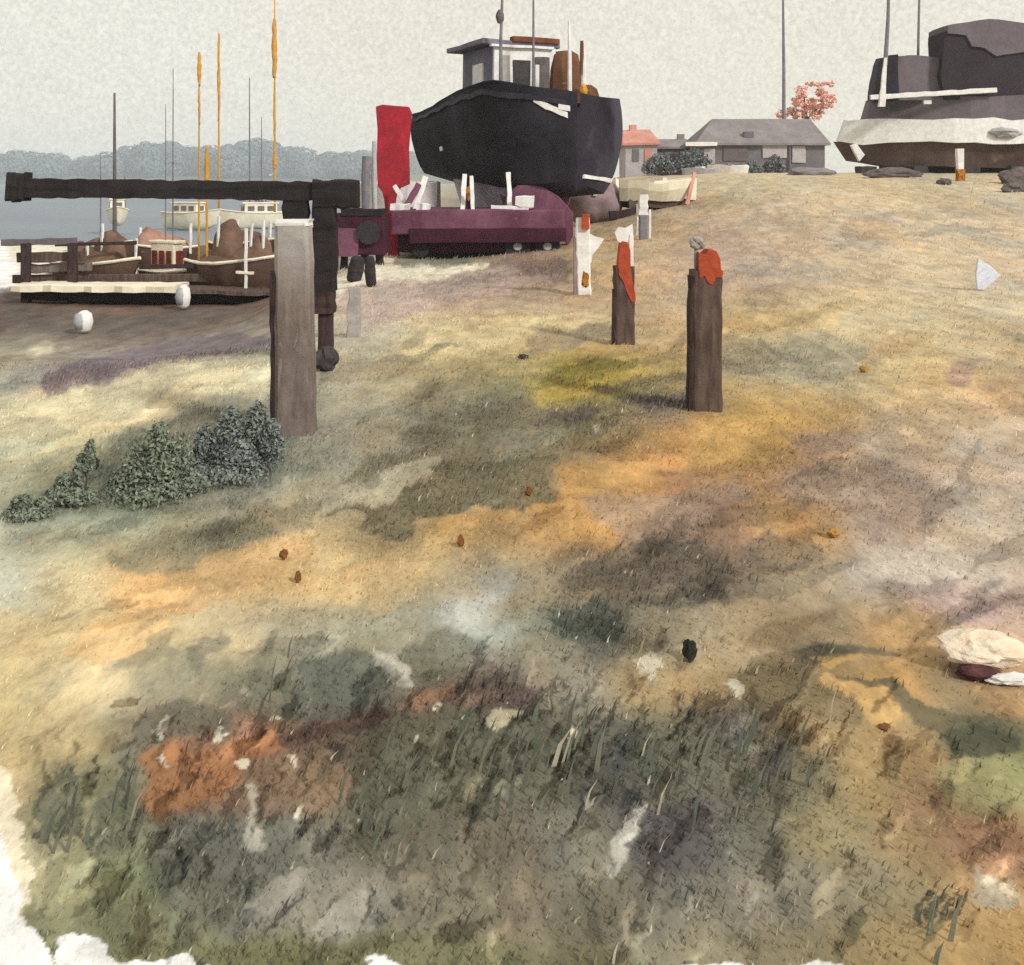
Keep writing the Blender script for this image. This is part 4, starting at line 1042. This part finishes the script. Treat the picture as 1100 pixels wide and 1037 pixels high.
for i in range(13):
    s = i / 12; x = (s - .5) * 84 * k
    wv = math.sin(math.pi * (.12 + .80 * s)) ** .7
    zz = 27 * k + 6 * k * abs(s - .45) * 1.6
    rr.append([Vector((x, -.55 * wv, 8 * k)), Vector((x, -.72 * wv, zz * .7)), Vector((x, -.75 * wv, zz)), Vector((x, -.62 * wv, zz + .01)), Vector((x, -.5 * wv, zz * .6)), Vector((x, .5 * wv, zz * .6)), Vector((x, .62 * wv, zz + .01)), Vector((x, .75 * wv, zz)), Vector((x, .72 * wv, zz * .7)), Vector((x, .55 * wv, 8 * k))])
build('hull', loft(B(), rr), 'cream', t, wob=.05, wscale=2)
build('keel_shade', box(B(), (0, .02, 5 * k), (66 * k, .9, 9 * k), cuts=3), 'bottom_brown', t, wob=.06)  # brown block stands for the shade under the hull
build('thwart', box(B(), (4 * k, 0, 31 * k), (5 * k, 1.2, 3 * k)), 'white_paint', t)
build('oar', timber(B(), (26 * k, -.75, 4 * k), (40 * k, -.3, 38 * k), 4 * k, .06, n=5, jit=.2, seed=62), 'terracotta', t)

# ---------------------------------------------------------------- marker posts
g = ground_at(627, 316); k = g.y / F
t = thing('marker_post', g, 'white painted marker post with red cap and rust stained foot near the trolley', 'post')
build('shaft', timber(B(), (0, 0, -.08), (-1 * k, 0, 82 * k), 15 * k, 13 * k, n=9, jit=.1, seed=71), 'white_paint', t, wob=.008)
build('shade_edge', timber(B(), (-9 * k, 0, -.05), (-9 * k, 0, 60 * k), 3.5 * k, 11 * k, n=6, jit=.2, seed=72), 'mauve', t, wob=.008)  # mauve strip stands for the shaded left edge
build('cap', timber(B(), (1.5 * k, -8 * k, 70 * k), (1.5 * k, -8 * k, 86 * k), 8 * k, 5 * k, n=4, jit=.15, seed=73), 'rust_red', t, wob=.006)
bm = prism(B(), [(x * k, z * k) for x, z in ((5, 66), (12, 62), (22, 59), (16, 50), (9, 42), (8, 34), (3, 30))], 7 * k)
build('sign_board', bm, 'white_paint', t, wob=.008)
build('rust_stain', lump(B(), (1.5 * k, -6.5 * k, 15 * k), (4 * k, 1.5 * k, 9 * k), 2, .7, 2, 3), 'rust_stain', t)

t, g, k, hh, w = post_from_px('marker_post', 'short brown timber post with orange red top and white strap', 'post', 659, 681, 286, 370, 'brown_timber', seed=75, jit=.06)
bm = prism(B(), [((x - 670) * k, hh + (286 - y) * k) for x, y in ((665, 263), (668, 259), (673, 260), (676, 268), (676.5, 286), (678, 300), (681.6, 314), (681.8, 322), (678, 325), (673, 316), (669, 303), (664, 295), (663, 284))], w * .9)
build('painted_top', bm, 'rust_red', t, bevel=.005, wob=.006, wscale=14)
build('shade_edge', timber(B(), (-w * .52, -.01, -.05), (-w * .48, -.01, hh * .7), w * .16, w * .5, n=6, jit=.2, seed=77), 'dark_timber', t, wob=.005)  # shade on the left edge, built as a dark strip
build('strap', timber(B(), (w * .36, -w * .1, hh - 14 * k), (w * .36, -w * .1, hh + 34 * k), w * .2, w * .2, n=6, jit=.2, seed=78), 'white_paint', t, wob=.004)
bm = prism(B(), [(x * k, hh + z * k) for x, z in ((-10, 36), (-6, 42), (2, 41), (9, 45), (10, 36), (8, 30), (0, 22), (-7, 27))], 6 * k)
build('top_plate', bm, 'white_paint', t, wob=.006)

t, g, k, hh, w = post_from_px('marker_post', 'tallest brown post with rust red painted corner and iron hook, right of the others', 'post', 741, 774, 290, 440, 'brown_timber', seed=80, jit=.05)
bm = prism(B(), [((x - 757.5) * k, hh + (290 - y) * k) for x, y in ((748, 270), (754, 273), (759, 268), (767, 269), (771, 277), (772, 288), (774.5, 291), (773, 298), (766, 297), (763, 306), (758, 303), (754, 296), (749, 299), (748, 284))], w * .9)
build('painted_corner', bm, 'rust_red', t, bevel=.006, wob=.006, wscale=14)
build('shade_edge', timber(B(), (-w * .5, -.02, -.06), (-w * .42, -.02, hh * .96), w * .24, w * .55, n=10, jit=.18, seed=82), 'dark_timber', t, wob=.006)  # dark strip put in for shade along the left edge
build('hook_rod', tube(B(), [(-w * .3, -.02, hh * .8), (-w * .33, -.02, hh + 12 * k), (-w * .3, -.02, hh + 26 * k)], [1.5 * k, 1.8 * k, 2 * k], 8), 'grey_timber', t)
build('hook_knob', lump(B(), (-w * .26, -.02, hh + 28 * k), (8 * k, 6 * k, 6 * k), 3, .5, 1.6, 5), 'grey_timber', t)

g = ground_at(691, 258, 8); k = g.y / F
t = thing('marker_post', g, 'thin grey white-topped post in front of the cream dinghy', 'post')
build('shaft', timber(B(), (0, 0, -.1), (0, 0, 34 * k), 8 * k, 8 * k, n=5, jit=.15, seed=85), 'grey_metal', t, wob=.01)
build('painted_top', timber(B(), (0, 0, 26 * k), (0, 0, 48 * k), 10 * k, 9 * k, n=5, jit=.15, seed=86), 'white_paint', t, wob=.01)
build('stay', timber(B(), (7 * k, 0, 0), (7 * k, 0, 32 * k), 2.5 * k, 3 * k, n=4, jit=.2, seed=87), 'white_paint', t)
build('stay', timber(B(), (-6 * k, 0, 4 * k), (-6 * k, 0, 38 * k), 2.5 * k, 3 * k, n=4, jit=.2, seed=88), 'white_paint', t)

g = ground_at(1031, 194, 8); k = g.y / F
t = thing('marker_post', g, 'small white post with rust foot before the white-hulled boat', 'post')
build('shaft', timber(B(), (0, 0, -.1), (0, 0, 34 * k), 7 * k, 7 * k, n=5, jit=.12, seed=89), 'white_paint', t, wob=.012)
build('rust_foot', timber(B(), (0, -.02, -.1), (0, -.02, 12 * k), 8 * k, 7.4 * k, n=3, jit=.2, seed=90), 'rust_stain', t, wob=.012)

# ---------------------------------------------------------------- the large boat under dark covers, right
Dr = 38.0; kr = Dr / F
gR = on_ground((1010 - CX) / F * Dr, Dr)
def pr(px, py, dy=0.0): return P(px, py, Dr + dy) - gR
t = thing('laid_up_boat', gR, 'long white-hulled boat with dark tarpaulin covers, laid up on the sand at right', 'boat')
def longhull(z0, z1, x0, x1, hb, bowcut, n=18, b0=.8):
    rr = []
    for i in range(n + 1):
        s = i / n
        x = x0 + (x1 - x0) * s
        f = min(1, (s + .02) / .30) ** .6
        lo, hi = z0(x, s), z1(x, s)
        xs = 0
        w0, w1 = hb * f * b0, hb * f
        rr.append([pr(x + bowcut * (1 - min(1, s / .3)), lo, 0) + Vector((0, 1.7 - w0, 0)), pr(x, hi, 0) + Vector((0, 1.7 - w1, 0)), pr(x, hi, 0) + Vector((0, 1.7 + w1, 0)), pr(x + bowcut * (1 - min(1, s / .3)), lo, 0) + Vector((0, 1.7 + w0, 0))])
    return loft(B(), rr)
build('bottom', longhull(lambda x, s: 178 + 5 * s - 12 * max(0, .12 - s) * 4, lambda x, s: 151 + 2 * s, 914, 1290, 1.6, 14), 'bottom_brown', t, wob=.08, wscale=1.2)
build('topside', longhull(lambda x, s: 153 + 2 * s, lambda x, s: 127 + 3 * s, 924, 1290, 1.75, -10, b0=1.03), 'white_paint', t, wob=.12, wscale=1.6)
build('bulwark', longhull(lambda x, s: 130 + 3 * s, lambda x, s: 104 - 2 * s, 950, 1290, 1.66, -8, b0=1.0), 'tarp_grey', t, wob=.10, wscale=1)
# covered foredeck
def cov(outl, y0, y1, m, name, wob=.05):
    bm = B()
    f = [bm.verts.new(pr(px, py) + Vector((0, y0, 0))) for px, py in outl]
    b = [bm.verts.new(pr(px, py) + Vector((0, y1, 0))) for px, py in outl]
    bm.faces.new(f); bm.faces.new(b[::-1]); n = len(outl)
    for i in range(n): bm.faces.new((f[i], b[i], b[(i + 1) % n], f[(i + 1) % n]))
    bmesh.ops.triangulate(bm, faces=[q for q in bm.faces if len(q.verts) > 4])
    bmesh.ops.subdivide_edges(bm, edges=bm.edges[:], cuts=3, use_grid_fill=True)
    return build(name, bm, m, t, wob=wob, wscale=1.5)
cov([(949, 106), (951, 84), (955, 66), (959, 58), (968, 57), (969, 106)], .30, 1.7, 'hull_black', 'foredeck_cover')
cov([(966, 106), (966, 59), (980, 58), (1014, 60), (1014, 106)], .42, 1.7, 'tarp_grey', 'cabin_cover')
cov([(1016, 106), (1012, 80), (1016, 64), (1016, 34), (1022, 30), (1040, 27), (1062, 25), (1100, 27), (1180, 28), (1230, 36), (1250, 80), (1255, 120), (1110, 130), (1080, 132), (1060, 122), (1040, 106)], .10, 1.6, 'tarp', 'wheelhouse_cover', .05)
cov([(1018, 27), (1032, 24), (1062, 21), (1100, 25), (1180, 26), (1230, 32), (1230, 55), (1100, 56), (1072, 60), (1058, 52), (1044, 50), (1038, 38), (1018, 36)], .02, 1.7, 'tarp_grey', 'upper_cover', .05)
build('spray_rail', timber(B(), pr(935, 105, -.15), pr(1070, 97, -.15), 5 * kr, .12, n=14, jit=.15, seed=91), 'white_paint', t, wob=.02)
build('white_stanchion', timber(B(), pr(947, 115, -.2), pr(951, 62, -.2), 7 * kr, .14, n=8, jit=.12, seed=92, taper=.4), 'white_paint', t, wob=.02)
build('mast', tube(B(), [pr(951, 70, .1), pr(954, 20, .1), pr(955, -20, .1)], [2.6 * kr, 2 * kr, 1.6 * kr], 8), 'grey_metal', t)
build('mast', tube(B(), [pr(986, 70, .9), pr(987, 20, .9), pr(988, -20, .9)], [1.6 * kr, 1.4 * kr, 1.2 * kr], 8), 'grey_metal', t)
build('porthole', tube(B(), [pr(962, 113, -.10), pr(962, 113, .3)], [6.5 * kr, 6.5 * kr], 14), 'tyre', t)
build('nameplate', box(B(), pr(996, 110, .0), (8 * kr, .12, 4 * kr)), 'white_paint', t)
build('dinghy_bundle', lump(B(), pr(1078, 143, -.05), (18 * kr, .3, 6 * kr), 3, .3, 1.5, 8), 'buoy_grey', t)
build('keel', box(B(), pr(1100, 181, 1.7), (320 * kr, .5, 12 * kr), cuts=3), 'bottom_brown', t, wob=.05)
for px in (930, 985, 1040, 1088):
    build('support_block', box(B(), pr(px, 183, .6), (16 * kr, .8, 9 * kr), cuts=2), 'stone_dark', t, wob=.06)
cov([(923, 155), (929, 153), (938, 166), (932, 173)], .9, 1.1, 'white_paint', 'anchor_board', .02)

# boat shadows along the crest, shaped as flat grey stones
for i, (px, py, w_, h_) in enumerate(((872, 188, 52, 8), (960, 190, 60, 9), (1014, 198, 14, 6), (1094, 198, 40, 18), (1092, 206, 34, 10))):
    g = ground_at(px, py, 8); k = g.y / F
    o = tag(build('shadow_stone', lump(B(), (0, 0, h_ * k * .3), (w_ * k / 2, .3, h_ * k * .7), 3, .3, 1.6, i + 20), 'shadow_rock' if i != 0 else 'roof_grey'),
            ('long pale grey stone on the crest below the red tree', 'long dark stone under the bow of the laid-up boat', 'small dark stone left of the white rust-footed post', 'large dark stone under the right end of the laid-up boat', 'low flat stone in front of the large dark stone')[i], 'stone', 'stones along the sandy crest')
    o.location = g

# ---------------------------------------------------------------- grey shed, cottages, hedges, red tree
Db = 62.0; kd = Db / F
gB = Vector(((818 - CX) / F * Db, Db, 1.7)); 
def pd(px, py, dy=0.0): return P(px, py, Db + dy) - gB
t = thing('boat_shed', gB, 'long grey shed with hipped slate roof on the crest in front of the red tree', 'shed')
x0, x1 = (752 - 818) * kd, (886 - 818) * kd
ze, zr_ = pd(0, 154).z, pd(0, 126).z
bm = B(); box(bm, ((x0 + x1) / 2, 2.6, ze - 1.2), (x1 - x0, 5.2, 2.5)); build('wall', bm, 'wall_grey', t, wob=.06, wscale=.6)
def hip(x0, x1, y0, y1, ze, zr, in0, in1, yr):
    bm = B()
    v = [bm.verts.new(p) for p in ((x0, y0, ze), (x1, y0, ze), (x1, y1, ze), (x0, y1, ze), (x0 + in0, yr, zr), (x1 - in1, yr, zr), (x0, y0, ze - .12), (x1, y0, ze - .12), (x1, y1, ze - .12), (x0, y1, ze - .12))]
    for f in ((0, 1, 5, 4), (1, 2, 5), (2, 3, 4, 5), (3, 0, 4), (6, 7, 1, 0), (7, 8, 2, 1), (8, 9, 3, 2), (9, 6, 0, 3), (9, 8, 7, 6)): bm.faces.new([v[i] for i in f])
    return bm
rf = build('roof', hip(x0 - .3, x1 + .25, -.3, 5.5, ze, zr_, 1.3, .6, 1.8), 'roof_grey', t)
build('roof_patch', box(B(), (pd(805, 0).x, .28, pd(0, 146).z), (11 * kd, .3, 9 * kd)), 'wall_grey', rf, wob=.03)  # darker patch on the roof slope
for px, w_, y_, h_, m_ in ((762, 12, 168, 16, 'pale_wall'), (790, 26, 164, 18, 'tarp_grey'), (832, 26, 163, 14, 'pale_wall'), (858, 14, 166, 18, 'pale_wall')):
    build('window' if w_ < 20 else 'door', box(B(), (pd(px, 0).x, -.02, pd(0, y_).z), (w_ * kd, .12, h_ * kd), cuts=1), m_, t, wob=.04)
build('gutter', box(B(), (pd(752, 0).x, -.42, pd(0, 155).z), (34 * kd, .15, 4 * kd), cuts=1), 'white_paint', t, wob=.03)
build('drainpipe', tube(B(), [(pd(848, 0).x, -.12, ze - 2), (pd(848, 0).x, -.12, ze)], .06, 8), 'wall_grey', t)

def cottage(label, px0, px1, yeave, yridge, ybase, D, wallm, roofm, chim=None):
    k = D / F
    g = P((px0 + px1) / 2, ybase, D)
    t = thing('cottage', g, label, 'cottage')
    w = (px1 - px0) * k; he = (ybase - yeave) * k; hr = (ybase - yridge) * k
    build('wall', box(B(), (0, 2, he / 2 - .6), (w, 4, he + 1.2)), wallm, t, wob=.05)
    build('roof', hip(-w / 2 - .2, w / 2 + .2, -.25, 4.25, he, hr, w * .12, w * .2, 2), roofm, t, wob=.06)
    build('window', box(B(), (-w * .18, -.02, he * .6), (w * .2, .1, he * .4)), 'wall_grey', t)
    build('door', box(B(), (w * .2, -.02, he * .42), (w * .2, .1, he * .8)), roofm, t)
    if chim:
        build('chimney', box(B(), (chim, 2, hr - .15), (.42, .5, .9), cuts=1), roofm, t, wob=.03)
    return t
cottage('small cottage with coral tiled roof beside the bow of the black boat', 672, 706, 154, 138, 186, 66, 'pale_wall', 'terracotta', -.3)
cottage('low grey cottage with a pointed vent between coral cottage and shed', 704, 748, 158, 148, 184, 68, 'wall_grey', 'roof_grey', .6)

def bush(name, c, blobs, n, cols, size, label, cat, group=None, stems=5, aspect=.5):
    t = thing(name, c, label, cat, group)
    pts, nr, cs = [], [], []
    tot = sum(b[1][0] * b[1][2] for b in blobs)
    for (o, s) in blobs:
        m_ = int(n * s[0] * s[2] / tot)
        q, d = blob_points(o, s, m_, .25)
        # taper clumps towards their tips and comb them
        tt = np.clip((q[:, 2] - (o[2] - s[2])) / (2 * s[2]), 0, 1)
        q[:, 0] = o[0] + (q[:, 0] - o[0]) * (1.12 - .5 * tt) + s[2] * .18 * tt
        pts.append(q); nr.append(d * .6 + rng.normal(size=d.shape) * .6)
        cc = np.array([lin(cols[i]) for i in rng.integers(0, len(cols), m_)])
        cs.append(cc / .62 * (.92 + .16 * rng.random((m_, 1))))
    leaf_mesh('foliage', np.concatenate(pts), np.concatenate(nr), size * (.6 + .8 * rng.random(sum(len(p) for p in pts))), np.clip(np.concatenate(cs), .004, .8), M['leafcol'], t, aspect)
    bm = B()
    for i in range(stems):
        o, s = blobs[i % len(blobs)]
        tube(bm, [(o[0] + random.uniform(-.3, .3) * s[0], o[1], -.02), (o[0] + random.uniform(-.2, .3) * s[0], o[1], o[2]), (o[0] + .2 * s[0], o[1], o[2] + s[2] * .7)], [size * .35, size * .28, size * .1], 5)
    build('stem', bm, 'bark', t)
    return t
GD = [(100, 108, 94), (92, 100, 88), (108, 112, 96), (86, 94, 84)]
GB = [(100, 106, 102), (92, 99, 97), (108, 112, 106), (86, 92, 92)]
def bush_px(name, px0, px1, y0, y1, blobs, cols, label, n=1500, size=.018, cat='shrub', group=None):
    g = ground_at((px0 + px1) / 2, y1); k = g.y / F
    hh = (y1 - y0) * k; w = (px1 - px0) * k
    bb = [((bx * w, by * .12, bz * hh), (sx * w, sx * w * .7, sz * hh)) for bx, by, bz, sx, sz in blobs]
    return bush(name, g, bb, n, cols, size, label, cat, group)
GRP = 'low shrubs on the bank'
bush_px('shrub', 118, 206, 450, 532, [(-.2, 0, .36, .24, .36), (.02, 0, .52, .24, .5), (.24, .5, .40, .26, .40), (-.36, -.5, .2, .16, .2), (.12, -.5, .3, .3, .3), (-.1, -.6, .25, .3, .25), (.0, -1.2, .12, .62, .13), (.4, 0, .14, .4, .15)], GD, 'tallest dark green shrub with pointed crown left of the grey post', 9000, .013)
bush_px('shrub', 200, 304, 432, 508, [(-.34, 0, .34, .14, .36), (-.1, 0, .46, .2, .5), (.16, .5, .5, .2, .5), (.36, 0, .4, .16, .36), (.05, -.8, .26, .28, .26), (-.1, -1.4, .1, .6, .12), (-.5, 0, .14, .3, .15)], GB, 'broad blue green shrub at the foot of the grey post', 12000, .013)
bush_px('shrub', 52, 112, 470, 538, [(-.28, 0, .2, .2, .24), (.02, 0, .42, .16, .36), (.20, 0, .70, .14, .30), (.0, -.6, .12, .6, .12)], GD, 'narrow slanting green shrub left of the tallest shrub', 4000, .012)
bush_px('shrub', 6, 60, 526, 554, [(-.2, 0, .42, .28, .42), (.2, 0, .34, .26, .36), (0, -.5, .16, .6, .18)], GD, 'lowest green shrub at the left end of the shrubs', 2600, .012)
# hedges on the crest
HG = [(92, 98, 100), (78, 86, 88), (104, 106, 108)]
for px0, px1, y0, y1, lab in ((688, 726, 164, 188, 'dark clipped bush in front of the coral cottage'), (722, 764, 158, 186, 'dark taller bush left of the grey shed'), (796, 818, 172, 192, 'small dark bush before the doors of the shed'), (820, 842, 166, 186, 'round dark bush right of the small bush by the shed')):
    k = 52 / F; c = P((px0 + px1) / 2, y1, 52)
    w, hh = (px1 - px0) * k, (y1 - y0) * k
    bush('bush', c, [((0, 0, hh * .5), (w * .5, .6, hh * .5)), ((-w * .25, 0, hh * .35), (w * .3, .5, hh * .36)), ((w * .3, 0, hh * .3), (w * .28, .5, hh * .34))], 1700, HG, .06, lab, 'bush', 'bushes in front of the shed and cottages', aspect=.8)
# white dinghy by the shed
g = P(782, 190, 50); k = 50 / F
t = thing('rowing_dinghy', g, 'small white dinghy drawn up on the crest below the grey shed', 'dinghy')
rr = []
for i in range(9):
    s = i / 8; wv = math.sin(math.pi * (.1 + .84 * s)) ** .6; x = (s - .5) * 44 * k
    rr.append([Vector((x * .9, -.35 * wv, 0)), Vector((x, -.6 * wv, 12 * k)), Vector((x, -.5 * wv, 12.5 * k)), Vector((x, .5 * wv, 12.5 * k)), Vector((x, .6 * wv, 12 * k)), Vector((x * .9, .35 * wv, 0))])
build('hull', loft(B(), rr), 'white_paint', t, wob=.06)
build('thwart', box(B(), (0, 0, 13 * k), (4 * k, .9, 2 * k)), 'mauve', t)

g = P(752, 192, 47); k = 47 / F
t = thing('rowing_dinghy', g, 'grey dinghy lying on the crest between the cream dinghy and the white dinghy', 'dinghy', rz=R(12))
rr = []
for i in range(9):
    s = i / 8; wv = math.sin(math.pi * (.1 + .84 * s)) ** .6; x = (s - .5) * 40 * k
    rr.append([Vector((x * .9, -.3 * wv, -.1)), Vector((x, -.55 * wv, 11 * k)), Vector((x, -.45 * wv, 11.5 * k)), Vector((x, .45 * wv, 11.5 * k)), Vector((x, .55 * wv, 11 * k)), Vector((x * .9, .3 * wv, -.1))])
build('hull', loft(B(), rr), 'buoy_grey', t, wob=.06)
build('thwart', box(B(), (0, 0, 12 * k), (4 * k, .8, 2 * k)), 'white_paint', t)

# red leaved tree behind the shed
Dt2 = 74.0; k = Dt2 / F
g = P(866, 190, Dt2); g.z = 1.8
t = thing('autumn_tree', g, 'tree with sparse coral red leaves rising behind the grey shed', 'tree')
def pt2(px, py, dy=0.0): return P(px, py, Dt2 + dy) - g
bm = tube(B(), [pt2(866, 196), pt2(867, 150), pt2(866, 125), pt2(864, 105)], [.2, .16, .11, .04], 8)
tube(bm, [pt2(867, 140), pt2(850, 122), pt2(836, 118)], [.09, .06, .02], 6); tube(bm, [pt2(866, 130), pt2(880, 114), pt2(886, 104)], [.08, .05, .02], 6)
build('trunk', bm, 'bark', t, wob=.03)
pts, nr, cs, sz = [], [], [], []
rt = random.Random(5)
for _ in range(60):
    px, py = rt.uniform(838, 894), rt.uniform(90, 127)
    if px < 850 and py < 114: continue
    if rt.random() < .25 and 98 < py < 104: continue
    n = 110
    q, d = blob_points(pt2(px, py, rt.uniform(-1.2, 1.2)), (rt.uniform(3, 8) * k, 6 * k, rt.uniform(2, 4.5) * k), n, .05)
    pts.append(q); nr.append(rng.normal(size=d.shape))
    cc = np.array([lin(((238, 168, 154), (230, 146, 134), (242, 184, 170))[i]) for i in rng.integers(0, 3, n)]); cs.append(cc / .8)
leaf_mesh('crown', np.concatenate(pts), np.concatenate(nr), .085, np.clip(np.concatenate(cs), 0, .8), M['leafcol'], t, .8)

# pole behind the shed, thin stays
t = thing('flagpole', P(842, 186, 70), 'slim grey pole standing behind the grey shed', 'pole')
k = 70 / F
build('pole', tube(B(), [(0, 0, -.5), (0, 0, 110 * k), (-1 * k, 0, 205 * k)], [2.4 * k, 1.8 * k, 1.0 * k], 8), 'grey_metal', t)
build('base', box(B(), (0, 0, .1), (.5, .5, .7)), 'wall_grey', t, bevel=.03)
build('finial', lump(B(), (-1 * k, 0, 206 * k), (.1, .1, .1), 2, .05), 'grey_metal', t)

# ---------------------------------------------------------------- cream rock, right
g = ground_at(1056, 722); k = g.y / F
t = thing('cream_rock', g, 'cream coloured rock with dark maroon hollow under its left side', 'rock')
bm = lump(B(), (4 * k, 10 * k, 21 * k), (46 * k, 30 * k, 17 * k), 4, .26, 1.3, 12); build('stone', bm, 'rock', t)
build('hollow', lump(B(), (-14 * k, -18 * k, 9 * k), (22 * k, 12 * k, 7 * k), 3, .35, 1.6, 14), 'rock_shade', t)  # dark lump put in for the shade under the rock
build('chalk_rim', lump(B(), (14 * k, -26 * k, 4 * k), (22 * k, 8 * k, 6 * k), 3, .5, 1.6, 15), 'white_paint', t)

# small things scattered on the grass
m_rust = mat('rust_pebble', (132, 90, 52), (112, 74, 44), 20)
m_och = mat('ochre_pebble', (178, 138, 74), (160, 118, 62), 20)
m_blk = mat('black_flint', (40, 44, 38), (54, 56, 48), 20)
for i, (px, py, w_, h_, m_, lab) in enumerate(((305, 602, 10, 14, m_rust, 'rust brown pebble on the pale sand left of centre, upper of a close pair'), (320, 627, 8, 14, m_rust, 'rust brown pebble on the pale sand left of centre, lower of a close pair'),
        (495, 588, 9, 14, m_rust, 'brown pebble on the ochre grass below the olive patch'), (568, 533, 9, 11, m_rust, 'brown pebble on the olive patch in mid slope'), (895, 578, 14, 12, m_och, 'round ochre pebble on the orange grass at right'),
        (928, 400, 11, 8, m_och, 'flat ochre pebble right of the tallest brown post'), (741, 712, 17, 27, m_blk, 'pointed black flint standing in the grass'), (102, 504, 12, 16, m_blk, 'black flint beside the narrow slanting shrub'), (950, 786, 13, 6, m_rust, 'flat rust pebble on the ochre grass near the rock'),
        (562, 386, 12, 6, M['stone_dark'], 'small dark stone on the grass below the trolley'))):
    g = ground_at(px, py); k = g.y / F
    bm = lump(B(), (0, 0, h_ * k * .42), (w_ * k * .42, w_ * k * .42, h_ * k * .42), 3, .45, 1.5, i + 30)
    o = tag(build('pebble', bm, m_), lab, 'pebble', 'small stones scattered over the bank'); o.location = g
g = ground_at(1060, 312); k = g.y / F
bm = prism(B(), [(x * k, z * k) for x, z in ((-11, 1), (-4, 0), (14, 16), (3, 26), (-10, 34), (-12, 18))], .05)
o = tag(build('slate_shard', bm, 'paper_blue', bevel=.006, wob=.01), 'pale blue white triangular slate standing in the sand', 'slate'); o.location = g

# ---------------------------------------------------------------- sky and light
w = bpy.data.worlds.new('World'); sc.world = w; w.use_nodes = True
nt = w.node_tree; N = nt.nodes; Lk = nt.links
bg = N['Background']; bg.inputs['Strength'].default_value = 1.0
SUN_EL, SUN_AZ = R(33), R(80)           # azimuth from +Y (ahead) clockwise towards +X (right)
sky = N.new('ShaderNodeTexSky'); sky.sky_type = 'NISHITA'; sky.sun_disc = False
sky.sun_elevation = SUN_EL; sky.sun_rotation = SUN_AZ; sky.air_density = 1.0; sky.dust_density = 3.0
scl = N.new('ShaderNodeMix'); scl.data_type = 'RGBA'; scl.blend_type = 'MULTIPLY'; scl.inputs['Factor'].default_value = 1
scl.inputs[7].default_value = (.07, .07, .07, 1)
Lk.new(sky.outputs['Color'], scl.inputs[6])
tc = N.new('ShaderNodeTexCoord')
n1 = N.new('ShaderNodeTexNoise'); n1.inputs['Scale'].default_value = 260; n1.inputs['Detail'].default_value = 3; n1.inputs['Roughness'].default_value = .6
n2 = N.new('ShaderNodeTexNoise'); n2.inputs['Scale'].default_value = 3.0; n2.inputs['Detail'].default_value = 5
Lk.new(tc.outputs['Generated'], n1.inputs['Vector']); Lk.new(tc.outputs['Generated'], n2.inputs['Vector'])
r1 = N.new('ShaderNodeMapRange'); r1.inputs['From Min'].default_value = .32; r1.inputs['From Max'].default_value = .68; r1.inputs['To Min'].default_value = .86; r1.inputs['To Max'].default_value = 1.13
Lk.new(n1.outputs['Fac'], r1.inputs['Value'])
ramp = N.new('ShaderNodeValToRGB')
SK = 1.245
ramp.color_ramp.elements[0].position = .3; ramp.color_ramp.elements[1].position = .7
c = lin((224, 219, 202)) / SK; ramp.color_ramp.elements[0].color = (*c, 1)
c = lin((229, 226, 214)) / SK; ramp.color_ramp.elements[1].color = (*c, 1)
Lk.new(n2.outputs['Fac'], ramp.inputs['Fac'])
m1 = N.new('ShaderNodeMix'); m1.data_type = 'RGBA'; m1.blend_type = 'MULTIPLY'; m1.inputs['Factor'].default_value = 1
Lk.new(ramp.outputs['Color'], m1.inputs[6]); Lk.new(r1.outputs['Result'], m1.inputs[7])
m2 = N.new('ShaderNodeMix'); m2.data_type = 'RGBA'; m2.inputs['Factor'].default_value = .96   # thick even cloud over the blue
Lk.new(scl.outputs[2], m2.inputs[6]); Lk.new(m1.outputs[2], m2.inputs[7])
Lk.new(m2.outputs[2], bg.inputs['Color'])

sl = bpy.data.lights.new('sun', 'SUN'); sl.energy = 2.1; sl.angle = R(9); sl.color = (1.0, .965, .91)
so = bpy.data.objects.new('sun', sl); COL.objects.link(so)
d = Vector((math.sin(SUN_AZ + R(55)) * math.cos(SUN_EL), math.cos(SUN_AZ + R(55)) * math.cos(SUN_EL), math.sin(SUN_EL)))
sky.sun_rotation = SUN_AZ + R(55)
so.rotation_euler = d.to_track_quat('Z', 'Y').to_euler()

# thin sea air
bm = B(); box(bm, (-200, 640, 24), (3600, 1400, 54))
hz = build('haze', bm, M['white_paint']); hz.data.materials.clear()
hm = bpy.data.materials.new('sea_air'); hm.use_nodes = True
nt = hm.node_tree; nt.nodes.clear()
o_ = nt.nodes.new('ShaderNodeOutputMaterial'); pv = nt.nodes.new('ShaderNodeVolumePrincipled')
pv.inputs['Density'].default_value = .00058; pv.inputs['Color'].default_value = (.86, .93, 1.0, 1); pv.inputs['Anisotropy'].default_value = 0.0
nt.links.new(pv.outputs['Volume'], o_.inputs['Volume'])
hz.data.materials.append(hm); tag(hz, kind='stuff'); hz['label'] = 'thin pale sea air over the estuary'; hz['category'] = 'haze'

# ---------------------------------------------------------------- camera
cam = bpy.data.cameras.new('camera'); co = bpy.data.objects.new('camera', cam); COL.objects.link(co)
co.location = (0, 0, H); co.rotation_euler = (R(90), 0, 0)
cam.sensor_width = 36; cam.lens = F / 1100 * 36; cam.shift_y = -(518.5 - HY) / 1100
cam.clip_start = .05; cam.clip_end = 6000
sc.camera = co
sc.view_settings.view_transform = 'Standard'; sc.view_settings.look = 'None'
sc.view_settings.exposure = .5; sc.view_settings.gamma = 1
sc.cycles.use_denoising = False
sc.cycles.sample_clamp_indirect = 2.0
sc.cycles.volume_bounces = 1
sc.cycles.max_bounces = 5
